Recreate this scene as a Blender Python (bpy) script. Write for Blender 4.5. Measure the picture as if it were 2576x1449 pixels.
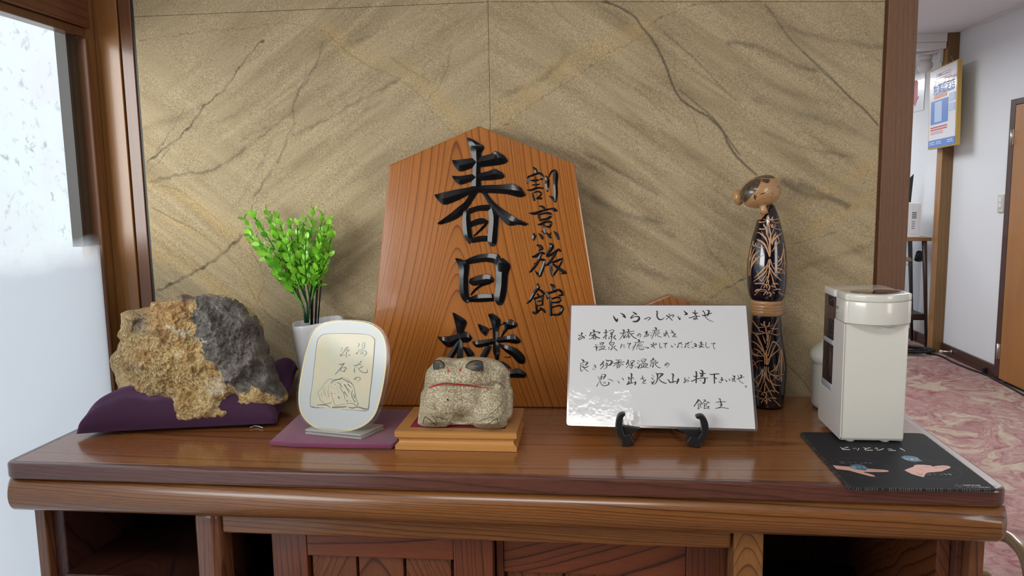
import bpy, bmesh, math, random
import numpy as np
from math import sin, cos, radians, pi, sqrt, atan2
from mathutils import Vector, Matrix, noise
from mathutils.bvhtree import BVHTree
from mathutils.geometry import delaunay_2d_cdt, tessellate_polygon
C = bpy.context.scene.collection
for _o in list(bpy.data.objects): bpy.data.objects.remove(_o)

# ------------------------------------------------------------------ camera
W, H, FPX = 2576, 1449, 1920.
YAW, PIT, ROLL = radians(5.9), radians(7.2), .0165
DZ = .90                                   # height of the desk top
CAM = Vector((0, 0, DZ + .406))
_f = Vector((-sin(YAW)*cos(PIT), cos(YAW)*cos(PIT), -sin(PIT)))
_r = Vector((cos(YAW), sin(YAW), 0)); _u = _r.cross(_f)
_R = _r*cos(ROLL) - _u*sin(ROLL); _U = _u*cos(ROLL) + _r*sin(ROLL)
cd = bpy.data.cameras.new('camera'); cam = bpy.data.objects.new('camera', cd); C.objects.link(cam)
cd.sensor_width = 36; cd.lens = FPX*36/W; cd.clip_start = .02
M = Matrix((_R, _U, -_f)).transposed().to_4x4(); M.translation = CAM
cam.matrix_world = M
bpy.context.scene.camera = cam

# ------------------------------------------------------------------ world, lamps, exposure
sc = bpy.context.scene
sc.view_settings.view_transform = 'Standard'; sc.view_settings.look = 'None'
sc.view_settings.gamma = 1; sc.view_settings.use_curve_mapping = False
sc.view_settings.exposure = 0.43
wd = bpy.data.worlds.new('sky'); sc.world = wd; wd.use_nodes = True
bgn = wd.node_tree.nodes['Background']; bgn.inputs[0].default_value = (.87, .93, 1.0, 1); bgn.inputs[1].default_value = 1.25
def area(name, loc, to, sx, sy, power, col=(1, 1, 1), spread=180):
    l = bpy.data.lights.new(name, 'AREA'); l.shape = 'RECTANGLE'; l.size = sx; l.size_y = sy
    l.energy = power; l.color = col; l.spread = radians(spread)
    o = bpy.data.objects.new(name, l); C.objects.link(o); o.location = loc
    o.rotation_euler = (Vector(to)-Vector(loc)).to_track_quat('-Z', 'Y').to_euler(); return o
# daylight: open sky seen through the glazed entrance on the left, a window on the right side of the hall
area('window_light', (-2.0, -1.3, 1.75), (0.2, .6, 1.15), 1.9, 1.5, 66, (1.0, .985, .95))
area('window_light', (2.70, -.9, 1.45), (0, .6, 1.1), 1.8, 1.5, 27, (1.0, .985, .95))
# unseen ceiling lamps, added for ambient light and a brighter far room
area('ceiling_fill', (1.7, 3.6, 2.40), (1.7, 3.6, 0), .9, .9, 34, (.96, .98, 1))
area('ceiling_fill', (1.4, 6.0, 2.25), (1.4, 6.0, 0), .9, .9, 15, (.96, .98, 1))
area('ceiling_fill', (2.0, 8.0, 2.28), (2.0, 8.0, 0), .8, .8, 20, (.96, .98, 1))
area('ceiling_fill', (-.25, -.35, 2.40), (-.25, -.35, 0), .9, .5, 12, (1, .97, .93))

# ------------------------------------------------------------------ rays of the camera model
def ray(px, py): return (_f*FPX + _R*(px-W/2) - _U*(py-H/2)).normalized()
def at_z(px, py, z):
    d = ray(px, py); return CAM + d*((z-CAM.z)/d.z)
def at_y(px, py, y):
    d = ray(px, py); return CAM + d*((y-CAM.y)/d.y)
def at_x(px, py, x):
    d = ray(px, py); return CAM + d*((x-CAM.x)/d.x)
def at_pl(px, py, p0, n):
    d = ray(px, py); return CAM + d*((p0-CAM).dot(n)/d.dot(n))

# ------------------------------------------------------------------ materials
MATS = {}
def newmat(name):
    m = bpy.data.materials.new(name); m.use_nodes = True; MATS[name] = m
    return m, m.node_tree, m.node_tree.nodes['Principled BSDF']
def L(nt, a, b): nt.links.new(a, b)
def V(nt, x):
    return x
def mth(nt, op, a, b=None, c=None, clamp=False):
    n = nt.nodes.new('ShaderNodeMath'); n.operation = op; n.use_clamp = clamp
    for i, v in enumerate((a, b, c)):
        if v is None: continue
        if isinstance(v, (int, float)): n.inputs[i].default_value = v
        else: L(nt, v, n.inputs[i])
    return n.outputs[0]
def mix(nt, f, a, b, mode='MIX'):
    n = nt.nodes.new('ShaderNodeMix'); n.data_type = 'RGBA'; n.blend_type = mode
    for s, v in ((n.inputs[0], f), (n.inputs[6], a), (n.inputs[7], b)):
        if isinstance(v, (int, float)): s.default_value = v
        elif isinstance(v, tuple): s.default_value = (*v[:3], 1)
        else: L(nt, v, s)
    return n.outputs[2]
def ramp(nt, f, pts):
    n = nt.nodes.new('ShaderNodeValToRGB'); e = n.color_ramp.elements
    while len(e) < len(pts): e.new(.5)
    for i, (p, c) in enumerate(pts):
        e[i].position = p; e[i].color = (c, c, c, 1) if isinstance(c, (int, float)) else (*c, 1)
    L(nt, f, n.inputs[0]); return n.outputs[0]
def coords(nt, kind='Object'):
    n = nt.nodes.new('ShaderNodeTexCoord'); return n.outputs[kind]
def sepxyz(nt, v):
    n = nt.nodes.new('ShaderNodeSeparateXYZ'); L(nt, v, n.inputs[0]); return n.outputs
def comb(nt, x, y, z):
    n = nt.nodes.new('ShaderNodeCombineXYZ')
    for i, v in enumerate((x, y, z)):
        if isinstance(v, (int, float)): n.inputs[i].default_value = v
        else: L(nt, v, n.inputs[i])
    return n.outputs[0]
def nz(nt, vec, scale, detail=4, rough=.55, dist=0, out=0):
    n = nt.nodes.new('ShaderNodeTexNoise'); n.inputs['Scale'].default_value = scale
    n.inputs['Detail'].default_value = detail; n.inputs['Roughness'].default_value = rough
    n.inputs['Distortion'].default_value = dist
    if vec is not None: L(nt, vec, n.inputs['Vector'])
    return n.outputs[out]
def bump(nt, bs, h, strength=.3, dist=.002):
    n = nt.nodes.new('ShaderNodeBump'); n.inputs['Strength'].default_value = strength
    n.inputs['Distance'].default_value = dist; L(nt, h, n.inputs['Height']); L(nt, n.outputs[0], bs.inputs['Normal'])
    return n
def plain(name, col, rough=.5, metal=0, coat=0, spec=.5, bumps=None, trans=0, alpha=1, sheen=0, var=0):
    m, nt, bs = newmat(name)
    bs.inputs['Base Color'].default_value = (*col, 1); bs.inputs['Roughness'].default_value = rough
    bs.inputs['Metallic'].default_value = metal; bs.inputs['Coat Weight'].default_value = coat
    bs.inputs['Coat Roughness'].default_value = .05
    bs.inputs['Specular IOR Level'].default_value = spec
    bs.inputs['Transmission Weight'].default_value = trans; bs.inputs['Alpha'].default_value = alpha
    bs.inputs['Sheen Weight'].default_value = sheen
    v = coords(nt)
    if var:
        f = nz(nt, v, 30, 4)
        L(nt, mix(nt, mth(nt, 'MULTIPLY', f, var), col, tuple(c*.45 for c in col)), bs.inputs['Base Color'])
    if bumps: bump(nt, bs, nz(nt, v, bumps[0], 3), bumps[1], bumps[2])
    return m
AX = {'X': 0, 'Y': 1, 'Z': 2}
def wood(name, g, a, light, dark, freq=60, a0=0, d=.05, taper=.1, g0=0, quad=0, amp=.01, nscale=3, rough=.3,
         coat=.5, fiber=.35, sharp=.9, contrast=1.0, tone=None, b=None, relief=.15, crough=.12, gs=.25):
    """flat-sawn timber: rings round a tilted pith line, cut by the surface; grain runs along axis g"""
    m, nt, bs = newmat(name)
    s = sepxyz(nt, coords(nt)); G, A = s[AX[g]], s[AX[a]]
    B = s[3-AX[g]-AX[a]]
    nv = comb(nt, mth(nt, 'MULTIPLY', G, gs), A, B)
    n1 = mth(nt, 'SUBTRACT', nz(nt, nv, nscale*4, 3, .5), .5)
    n2 = mth(nt, 'SUBTRACT', nz(nt, nv, nscale*22, 2, .5), .5)
    aa = mth(nt, 'SUBTRACT', A, a0); gg = mth(nt, 'SUBTRACT', G, g0)
    r = mth(nt, 'SQRT', mth(nt, 'ADD', mth(nt, 'MULTIPLY', aa, aa), d*d))
    r = mth(nt, 'ADD', r, mth(nt, 'MULTIPLY', gg, taper))
    if quad: r = mth(nt, 'ADD', r, mth(nt, 'MULTIPLY', mth(nt, 'MULTIPLY', gg, gg), quad))
    r = mth(nt, 'ADD', r, mth(nt, 'MULTIPLY', n1, amp*2)); r = mth(nt, 'ADD', r, mth(nt, 'MULTIPLY', n2, amp*.07))
    r = mth(nt, 'ADD', r, mth(nt, 'MULTIPLY', B, .35))
    r = mth(nt, 'ADD', r, mth(nt, 'MULTIPLY', mth(nt, 'SINE', mth(nt, 'MULTIPLY', r, 62)), .0095))
    r = mth(nt, 'ADD', r, mth(nt, 'MULTIPLY', mth(nt, 'SINE', mth(nt, 'MULTIPLY', r, 171)), .0022))
    fr = mth(nt, 'FRACT', mth(nt, 'MULTIPLY', mth(nt, 'ADD', r, 10), freq))
    rg = ramp(nt, fr, [(0, 0), (.45, .04), (sharp-.14, .22), (sharp, 1), (min(.995, sharp+.07), .12), (1, 0)])
    lowf = nz(nt, comb(nt, mth(nt, 'MULTIPLY', G, .3), A, B), 9, 2)
    fv = comb(nt, mth(nt, 'MULTIPLY', G, 30), mth(nt, 'MULTIPLY', A, 700), mth(nt, 'MULTIPLY', B, 700))
    fb = nz(nt, fv, 1, 3, .6)
    col = mix(nt, mth(nt, 'MULTIPLY', rg, contrast), light, dark)
    t = tone or tuple(c*.72 for c in light)
    col = mix(nt, mth(nt, 'MULTIPLY', ramp(nt, lowf, [(.35, 0), (.7, 1)]), .45), col, mix(nt, 1.0, col, (t[0]/max(light[0], .01), t[1]/max(light[1], .01), t[2]/max(light[2], .01)), 'MULTIPLY'))
    col = mix(nt, mth(nt, 'MULTIPLY', ramp(nt, fb, [(.45, 0), (.75, 1)]), fiber), col, tuple(c*.8 for c in dark))
    L(nt, col, bs.inputs['Base Color'])
    bs.inputs['Roughness'].default_value = rough; bs.inputs['Coat Weight'].default_value = coat
    bs.inputs['Coat Roughness'].default_value = crough
    bump(nt, bs, fb, relief, .0003)
    return m

# ------------------------------------------------------------------ object helpers
def mesh_obj(name, vs, fs, mat, parent=None, smooth=False, kind=None, label=None):
    me = bpy.data.meshes.new(name); me.from_pydata([tuple(v) for v in vs], [], fs); me.update()
    return link(name, me, mat, parent, smooth, kind, label)
def link(name, me, mat, parent=None, smooth=False, kind=None, label=None):
    if mat is not None and not me.materials: me.materials.append(MATS[mat] if isinstance(mat, str) else mat)
    if smooth: me.polygons.foreach_set('use_smooth', [True]*len(me.polygons))
    o = bpy.data.objects.new(name, me); C.objects.link(o)
    if parent is not None: adopt(o, parent)
    if kind: o['kind'] = kind
    if label: o['label'] = label
    return o
def wloc(o):
    return o.location + (wloc(o.parent) if o.parent is not None and not o.get('_inv') else Vector())
def adopt(o, parent):
    o.parent = parent
    o.matrix_parent_inverse = world_m(parent).inverted()
def world_m(o):
    b = Matrix.LocRotScale(o.location, o.rotation_euler, o.scale)
    return world_m(o.parent) @ o.matrix_parent_inverse @ b if o.parent is not None else b
def thing(name, label, cat, loc, group=None):
    o = bpy.data.objects.new(name, None); C.objects.link(o); o.location = loc; o.empty_display_size = .03
    return tag(o, label, cat, group)
def tag(o, label, cat, group=None):
    o['label'] = label; o['category'] = cat
    if group: o['group'] = group
    return o
def bm_obj(name, bm, mat, parent=None, smooth=False, kind=None, label=None):
    me = bpy.data.meshes.new(name); bm.to_mesh(me); bm.free()
    return link(name, me, mat, parent, smooth, kind, label)
def bbox(bm, x0, x1, y0, y1, z0, z1, bev=0, seg=2):
    vs = [bm.verts.new(p) for p in ((x0,y0,z0),(x1,y0,z0),(x1,y1,z0),(x0,y1,z0),(x0,y0,z1),(x1,y0,z1),(x1,y1,z1),(x0,y1,z1))]
    fs = [bm.faces.new([vs[i] for i in q]) for q in ((0,3,2,1),(4,5,6,7),(0,1,5,4),(1,2,6,5),(2,3,7,6),(3,0,4,7))]
    if bev:
        es = list({e for f in fs for e in f.edges})
        bmesh.ops.bevel(bm, geom=es, offset=bev, segments=seg, affect='EDGES', profile=.5)
def box(name, x0, x1, y0, y1, z0, z1, mat, parent=None, bev=0, seg=2, kind=None, label=None):
    bm = bmesh.new(); bbox(bm, x0, x1, y0, y1, z0, z1, bev, seg)
    return bm_obj(name, bm, mat, parent, bev > 0 and seg > 2, kind, label)
def prism(name, pts, ext, mat, parent=None, bev=0, seg=2, smooth=False, kind=None, label=None):
    """closed outline pts (3-D) swept by ext; optional rounding of the front rim"""
    bm = bmesh.new(); n = len(pts)
    a = [bm.verts.new(p) for p in pts]; b = [bm.verts.new(Vector(p)+Vector(ext)) for p in pts]
    f1 = bm.faces.new(a); f2 = bm.faces.new(b[::-1])
    for i in range(n): bm.faces.new((a[i], b[i], b[(i+1) % n], a[(i+1) % n]))
    bmesh.ops.recalc_face_normals(bm, faces=bm.faces)
    if bev:
        es = list(f1.edges)+list(f2.edges)
        bmesh.ops.bevel(bm, geom=es, offset=bev, segments=seg, affect='EDGES', profile=.5)
    return bm_obj(name, bm, mat, parent, smooth, kind, label)
def rrect(x0, x1, y0, y1, r, seg=5):
    out = []
    for cx, cy, a0 in ((x1-r, y1-r, 0), (x0+r, y1-r, 90), (x0+r, y0+r, 180), (x1-r, y0+r, 270)):
        for i in range(seg+1):
            a = radians(a0+90*i/seg); out.append((cx+r*cos(a), cy+r*sin(a)))
    return out
def lathe(name, prof, mat, parent=None, seg=48, label=None, ex=1):
    """prof: (cx, cy, z, r) rings from the bottom up"""
    vs, fs = [], []
    for (cx, cy, z, r) in prof:
        for k in range(seg):
            a = 2*pi*k/seg; vs.append((cx+r*cos(a), cy+r*sin(a)*ex, z))
    for i in range(len(prof)-1):
        for k in range(seg):
            k2 = (k+1) % seg; fs.append((i*seg+k, i*seg+k2, (i+1)*seg+k2, (i+1)*seg+k))
    fs.append(tuple(range(seg))[::-1]); fs.append(tuple(range((len(prof)-1)*seg, len(prof)*seg)))
    return mesh_obj(name, vs, fs, mat, parent, True, None, label)
def tube_bm(bm, pts, rad, seg=8, cap=True):
    pts = [Vector(p) for p in pts]; n = len(pts); rings = []
    rads = rad if isinstance(rad, (list, tuple)) else [rad]*n
    up = Vector((0, 0, 1))
    for i, p in enumerate(pts):
        t = (pts[min(i+1, n-1)]-pts[max(i-1, 0)]).normalized()
        s = t.cross(up)
        if s.length < .01: s = t.cross(Vector((0, 1, 0)))
        s.normalize(); w = s.cross(t)
        rings.append([bm.verts.new(p+(s*cos(2*pi*k/seg)+w*sin(2*pi*k/seg))*rads[i]) for k in range(seg)])
    for i in range(n-1):
        for k in range(seg):
            bm.faces.new((rings[i][k], rings[i][(k+1) % seg], rings[i+1][(k+1) % seg], rings[i+1][k]))
    if cap: bm.faces.new(rings[0][::-1]); bm.faces.new(rings[-1])
def tube(name, pts, rad, mat, parent=None, seg=10, label=None):
    bm = bmesh.new(); tube_bm(bm, pts, rad, seg); bmesh.ops.recalc_face_normals(bm, faces=bm.faces)
    return bm_obj(name, bm, mat, parent, True, None, label)
def catmull(P, n=6):
    """P: list of equal-length tuples -> smooth list"""
    if len(P) < 3: n = max(2, n//2)
    out = []
    for i in range(len(P)-1):
        p0 = P[max(i-1, 0)]; p1 = P[i]; p2 = P[i+1]; p3 = P[min(i+2, len(P)-1)]
        for k in range(n):
            t = k/n
            out.append(tuple(.5*((2*b)+(c-a)*t+(2*a-5*b+4*c-d)*t*t+(-a+3*b-3*c+d)*t**3) for a, b, c, d in zip(p0, p1, p2, p3)))
    out.append(tuple(P[-1])); return out

# ------------------------------------------------------------------ brush strokes
def parse(s):
    """'x,y,w x,y,w;...' -> list of strokes"""
    res = []
    for st in s.replace('\n', '').split(';'):
        st = st.strip()
        if not st: continue
        pts = []
        for q in st.split():
            v = [float(t) for t in q.split(',')]
            if len(v) == 2: v.append(pts[-1][2] if pts else 12)
            pts.append(tuple(v))
        res.append(pts)
    return res
def ribbon_edges(pts, n=5, smooth=True):
    """centre line with widths -> list of (left, right) pixel pairs with rounded ends"""
    P = catmull(pts, n) if smooth and len(pts) > 2 else catmull(pts, 4)
    x, y, w = P[0]; x2, y2, _ = P[1]; l = math.hypot(x-x2, y-y2) or 1
    P = [(x+(x-x2)/l*w*.32, y+(y-y2)/l*w*.32, w*.35)] + P
    x, y, w = P[-1]; x2, y2, _ = P[-2]; l = math.hypot(x-x2, y-y2) or 1
    P = P + [(x+(x-x2)/l*w*.32, y+(y-y2)/l*w*.32, w*.35)]
    out = []
    for i, (x, y, w) in enumerate(P):
        a = P[max(i-1, 0)]; b = P[min(i+1, len(P)-1)]
        dx, dy = b[0]-a[0], b[1]-a[1]; l = math.hypot(dx, dy) or 1
        out.append(((x-dy/l*w/2, y+dx/l*w/2), (x+dy/l*w/2, y-dx/l*w/2)))
    return out
def flat_strokes(name, groups, surf, mat, parent, lift=.00015, wmul=1.0, n=4, label=None, kind='stuff'):
    """groups: [(x0,y0,scale,string)]; surf(px,py) -> (point, normal) or None"""
    vs, fs = [], []; k = 0
    for (x0, y0, s, st) in groups:
        for pts in parse(st):
            k += 1
            pts = [(x, y, w*wmul) for x, y, w in pts]
            E = ribbon_edges(pts, n); base = len(vs); ok = True; loc = []
            for a, b in E:
                for q in (a, b):
                    h = surf(x0+q[0]/s, y0+q[1]/s)
                    if h is None: ok = False; break
                    loc.append(h[0]+h[1]*(lift+(k % 5)*.00001))
                if not ok: break
            if not ok:
                loc = loc[:len(loc)//2*2]
            vs += loc
            for i in range(len(loc)//2-1): fs.append((base+2*i, base+2*i+1, base+2*i+3, base+2*i+2))
    return mesh_obj(name, vs, fs, mat, parent, False, kind, label)
def decal(name, polys, surf, mat, parent, lift=.0002, step=0, label=None):
    """filled pixel polygons laid on a surface; step adds interior points so the patch follows a curved surface"""
    if len(polys) > 1:
        return [decal(name, [p], surf, mat, parent, lift, step, label) for p in polys]
    vs, fs = [], []
    for poly in polys:
        pts = [Vector(p[:2]) for p in poly]; n = len(pts)
        if step:
            # densify the rim
            dense = []
            for i in range(n):
                a, b = pts[i], pts[(i+1) % n]; m = max(1, int((b-a).length/step))
                dense += [a.lerp(b, t/m) for t in range(m)]
            pts = dense; n = len(pts)
            xs = [p.x for p in pts]; ys = [p.y for p in pts]; inner = []
            y = min(ys)+step/2
            while y < max(ys):
                x = min(xs)+step/2
                while x < max(xs):
                    if inside(x, y, pts): inner.append(Vector((x, y)))
                    x += step
                y += step
            allp = pts+inner
            r = delaunay_2d_cdt(allp, [], [list(range(n))], 1, 1e-5)
            V2, F2 = r[0], r[2]
        else:
            V2, F2 = pts, [tuple(range(n))]
        base = len(vs); ok = []
        for p in V2:
            h = surf(p[0], p[1]); ok.append(h is not None)
            vs.append(h[0]+h[1]*lift if h else Vector())
        for f in F2:
            if all(ok[i] for i in f): fs.append(tuple(base+i for i in f))
    return mesh_obj(name, vs, fs, mat, parent, step > 0, None, label)
def inside(x, y, poly):
    c = False; n = len(poly)
    for i in range(n):
        a, b = poly[i], poly[i-1]
        if (a[1] > y) != (b[1] > y) and x < (b[0]-a[0])*(y-a[1])/(b[1]-a[1])+a[0]: c = not c
    return c
def plane_surf(p0, n):
    return lambda px, py: (at_pl(px, py, p0, n), n)
def bvh_surf(objs):
    trees = []
    for o in objs:
        me = o.data; mw = world_m(o)
        trees.append(BVHTree.FromPolygons([mw @ v.co for v in me.vertices], [tuple(p.vertices) for p in me.polygons]))
    def f(px, py):
        d = ray(px, py); best = None
        for t in trees:
            h = t.ray_cast(CAM, d)
            if h[0] is not None and (best is None or h[3] < best[3]): best = h
        if best is None: return None
        n = best[1]
        if n.dot(d) > 0: n = -n
        return best[0], n
    return f
def carved(name, x0, y0, s, strokes, surf, mat, parent, h=.004, pairs=False, n=6):
    """raised, ridged brush strokes: pairs=True gives (left,right) edges, else centre line with widths"""
    bm = bmesh.new()
    for st in strokes:
        if pairs:
            P = catmull([tuple(q) for q in st], n); E = [((a, b), (c, d)) for a, b, c, d in P]
        else: E = ribbon_edges(st, n)
        rows = []
        for i, (a, b) in enumerate(E):
            row = []
            endf = 0 if i in (0, len(E)-1) else 1
            wpx = math.hypot(a[0]-b[0], a[1]-b[1])/s
            hh = h*min(1, wpx/9+.35)*endf
            for t, k in ((0, -.1), (.06, .55), (.5, 1), (.94, .55), (1, -.1)):
                q = (a[0]+(b[0]-a[0])*t, a[1]+(b[1]-a[1])*t)
                p, nn = surf(x0+q[0]/s, y0+q[1]/s); row.append(bm.verts.new(p+nn*(hh*k if k > 0 else -.0005)))
            rows.append(row)
        for i in range(len(rows)-1):
            for k in range(4):
                bm.faces.new((rows[i][k], rows[i][k+1], rows[i+1][k+1], rows[i+1][k]))
    bm.normal_update()
    for e in bm.edges:
        if len(e.link_faces) == 2 and e.calc_face_angle(0) > radians(22): e.smooth = False
    return bm_obj(name, bm, mat, parent, True)
def text_mesh(name, txt, size, M4, mat, parent, bold=0, label=None, align='LEFT', sx=1):
    cu = bpy.data.curves.new(name, 'FONT'); cu.body = txt; cu.size = size; cu.align_x = align; cu.align_y = 'CENTER'
    cu.offset = bold; cu.resolution_u = 3
    o = bpy.data.objects.new(name+'_tmp', cu); C.objects.link(o)
    dg = bpy.context.evaluated_depsgraph_get()
    me = bpy.data.meshes.new_from_object(o.evaluated_get(dg)); bpy.data.objects.remove(o)
    me.transform(Matrix.Diagonal((sx, 1, 1, 1))); me.transform(M4); me.materials.clear()
    return link(name, me, mat, parent, False, None, label)
def frame_m(origin, ex, ey):
    ex = Vector(ex).normalized(); ey = Vector(ey); ey = (ey-ex*ey.dot(ex)).normalized(); ez = ex.cross(ey)
    m = Matrix((ex, ey, ez)).transposed().to_4x4(); m.translation = origin; return m
def blob(name, outline, cpx, yb, tf, tb, mat, parent=None, nang=160, nring=48, front=None, power=2, post=None, label=None, rough=0, closed=True):
    """solid of given silhouette: outline seen from the front, own depth front (tf) and back (tb)"""
    O = catmull([tuple(p) for p in outline]+[tuple(outline[0])], 8)[:-1]
    # resample by angle about the centre
    O = sorted(((atan2(y-cpx[1], x-cpx[0]), x, y) for x, y in O))
    angs = np.array([o[0] for o in O]); xs = np.array([o[1] for o in O]); ys = np.array([o[2] for o in O])
    A = np.linspace(-pi, pi, nang, endpoint=False)
    X = np.interp(A, angs, xs, period=2*pi); Y = np.interp(A, angs, ys, period=2*pi)
    vs, fs = [], []
    def add(side):
        idx = []
        for j in range(nring+1):
            th = j/nring*pi/2; s = sin(th); row = []
            if j == 0:
                vs.append(point(cpx[0], cpx[1], 0, side)); idx.append([len(vs)-1]*nang); continue
            for k in range(nang):
                px = cpx[0]+(X[k]-cpx[0])*s; py = cpx[1]+(Y[k]-cpx[1])*s
                vs.append(point(px, py, s, side)); row.append(len(vs)-1)
            idx.append(row)
        return idx
    def point(px, py, s, side):
        prof = (1-s**power)**.5 if s < 1 else 0
        y0 = yb(px, py)
        if side > 0:
            y = y0 - tf*prof - (front(px, py)*min(1, (1-s)*6+.0) if front else 0)
            return at_y(px, py, y)
        # the back: mirror of depth, kept at the rim's own size
        p = at_y(px, py, y0); return Vector((p.x, y0+tb*prof, p.z))
    F = add(1); Bk = add(-1)
    Bk[-1] = F[-1]
    for G, fl in ((F, False), (Bk, True)):
        for j in range(nring):
            for k in range(nang):
                k2 = (k+1) % nang
                q = (G[j][k], G[j][k2], G[j+1][k2], G[j+1][k]) if j else (G[0][0], G[1][k2], G[1][k])
                fs.append(q[::-1] if fl else q)
    used = sorted({i for f in fs for i in f}); mp = {v: i for i, v in enumerate(used)}
    vs = [vs[i] for i in used]; fs = [tuple(mp[i] for i in f) for f in fs]
    if post: vs = post(vs)
    o = mesh_obj(name, vs, fs, mat, parent, True, None, label)
    bm = bmesh.new(); bm.from_mesh(o.data); bmesh.ops.recalc_face_normals(bm, faces=bm.faces); bm.to_mesh(o.data); bm.free()
    return o

# ------------------------------------------------------------------ material list
plain('white_wall', (.80, .84, .87), .9, bumps=(220, .12, .001))
plain('rear_panelling', (.10, .055, .03), .6)
plain('ceiling_paint', (.76, .76, .80), .9)
plain('outer_dark', (.03, .03, .028), .5)
plain('joint_brown', (.10, .055, .035), .9)
plain('black_gap', (.006, .006, .006), .8)
plain('white_paint', (.78, .79, .78), .5)
plain('steel', (.6, .6, .58), .35, metal=1)
plain('switch_plastic', (.62, .62, .55), .45)
plain('black_plastic', (.012, .012, .013), .38, bumps=(900, .25, .0006))
plain('lacquer', (.003, .003, .004), .25, coat=.38, spec=.2)
plain('ink', (.012, .012, .013), .32, coat=.6)
plain('ink_dry', (.05, .05, .055), .7)
plain('ink_wash', (.16, .17, .17), .7)
plain('gold_line', (.78, .60, .12), .35, coat=.5)
plain('velvet_purple', (.040, .008, .036), .85, sheen=.35, bumps=(300, .2, .001))
MATS['velvet_purple'].node_tree.nodes['Principled BSDF'].inputs['Sheen Tint'].default_value = (.7, .35, .75, 1)
plain('plum_cloth', (.24, .040, .115), .9, sheen=.3, bumps=(500, .5, .001), var=.9)
plain('red_felt', (.26, .004, .035), .95)
plain('leaf_green', (.32, .74, .06), .42, coat=.2)
plain('leaf_pale', (.42, .76, .14), .42, coat=.2)
plain('leaf_deep', (.15, .50, .03), .45, coat=.2)
for k in ('leaf_green', 'leaf_pale', 'leaf_deep'):
    b_ = MATS[k].node_tree.nodes['Principled BSDF']; b_.inputs['Subsurface Weight'].default_value = .15; b_.inputs['Subsurface Radius'].default_value = (.01, .02, .005)
plain('stem_green', (.010, .065, .022), .45)
plain('stem_black', (.006, .008, .008), .4)
plain('vase_white', (.72, .73, .74), .3, coat=.3)
plain('kokeshi_black', (.006, .005, .012), .14, coat=1)
plain('kokeshi_gap', (.05, .02, .01), .6)
plain('pattern_wood', (.62, .34, .17), .5)
plain('eye_ink', (.018, .016, .015), .5)
plain('dispenser_white', (.78, .77, .69), .22, coat=.6)
plain('dispenser_lid', (.78, .765, .735), .22, coat=.6)
plain('lid_glass', (.035, .022, .022), .06, coat=1)
plain('tank_smoke', (.045, .030, .034), .08, coat=1)
plain('tank_clear', (.50, .53, .58), .12, coat=1)
plain('nozzle_grey', (.55, .55, .53), .35)
plain('mat_black', (.010, .010, .013), .82, bumps=(1500, .4, .0004))
plain('thread_white', (.26, .26, .27), .8)
plain('print_white', (.80, .82, .80), .6)
plain('print_dim', (.16, .20, .24), .7)
plain('print_blue', (.045, .16, .27), .6)
plain('print_skin', (.80, .44, .36), .6)
plain('print_line', (.10, .10, .105), .7)
plain('print_brown', (.25, .12, .10), .7)
plain('paper_white', (.76, .77, .78), .5, coat=.35)
plain('paint_red', (.50, .018, .035), .5)
plain('eye_green', (.13, .115, .06), .45)
plain('eye_slate', (.055, .06, .075), .35, bumps=(800, .5, .001))
plain('groove_shade', (.10, .085, .05), .9)  # dark tone painted for the shade in the frog's toe and leg creases
plain('bottle_white', (.66, .66, .60), .3, coat=.3)
plain('cable_black', (.006, .006, .007), .5)
plain('rattan', (.30, .19, .07), .35, coat=.4, var=.5)
plain('poster_white', (.74, .76, .80), .3, coat=.3)
plain('poster_gold', (.55, .36, .08), .4, metal=.3)
plain('poster_blue', (.08, .22, .62), .4, coat=.3)
plain('poster_pale', (.45, .58, .82), .4, coat=.3)
plain('poster_red', (.62, .07, .05), .4, coat=.3)
plain('poster_orange', (.75, .25, .06), .4)
plain('poster_green', (.04, .14, .04), .4)
plain('poster_text', (.06, .17, .55), .4)
plain('arrow_red', (.42, .02, .07), .5)
plain('leg_dark', (.035, .014, .010), .4)
plain('string', (.55, .5, .4), .8)
plain('ornament_black', (.01, .01, .01), .3)
plain('ornament_gold', (.7, .45, .2), .35)
def thin_glass(name, tint, refl=.25, rough=.05):
    m, nt, bs = newmat(name); nt.nodes.remove(bs)
    t = nt.nodes.new('ShaderNodeBsdfTransparent'); t.inputs[0].default_value = (*tint, 1)
    g = nt.nodes.new('ShaderNodeBsdfGlossy'); g.inputs['Roughness'].default_value = rough
    fr = nt.nodes.new('ShaderNodeLayerWeight'); fr.inputs[0].default_value = .5
    x = nt.nodes.new('ShaderNodeMixShader'); f = mth(nt, 'MULTIPLY_ADD', mth(nt, 'POWER', fr.outputs[1], 4), .5, refl*.06, True)
    L(nt, f, x.inputs[0]); L(nt, t.outputs[0], x.inputs[1]); L(nt, g.outputs[0], x.inputs[2])
    L(nt, x.outputs[0], nt.nodes['Material Output'].inputs[0]); return m
thin_glass('film_clear', (.82, .80, .79), 3.2, .16)
thin_glass('acrylic', (.965, .975, .965), .5, .06)
thin_glass('cabinet_glass', (.86, .90, .92), .5, .05)
m, nt, bs = newmat('acrylic_foot'); bs.inputs['Base Color'].default_value = (.72, .72, .68, 1); bs.inputs['Roughness'].default_value = .08; bs.inputs['Alpha'].default_value = .38  # whitish tint paints the clear foot's edge highlights into the colour
# white plate seen inside the acrylic: glossy, pale grey green
plain('plaque_white', (.44, .47, .46), .35, coat=.45)
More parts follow.
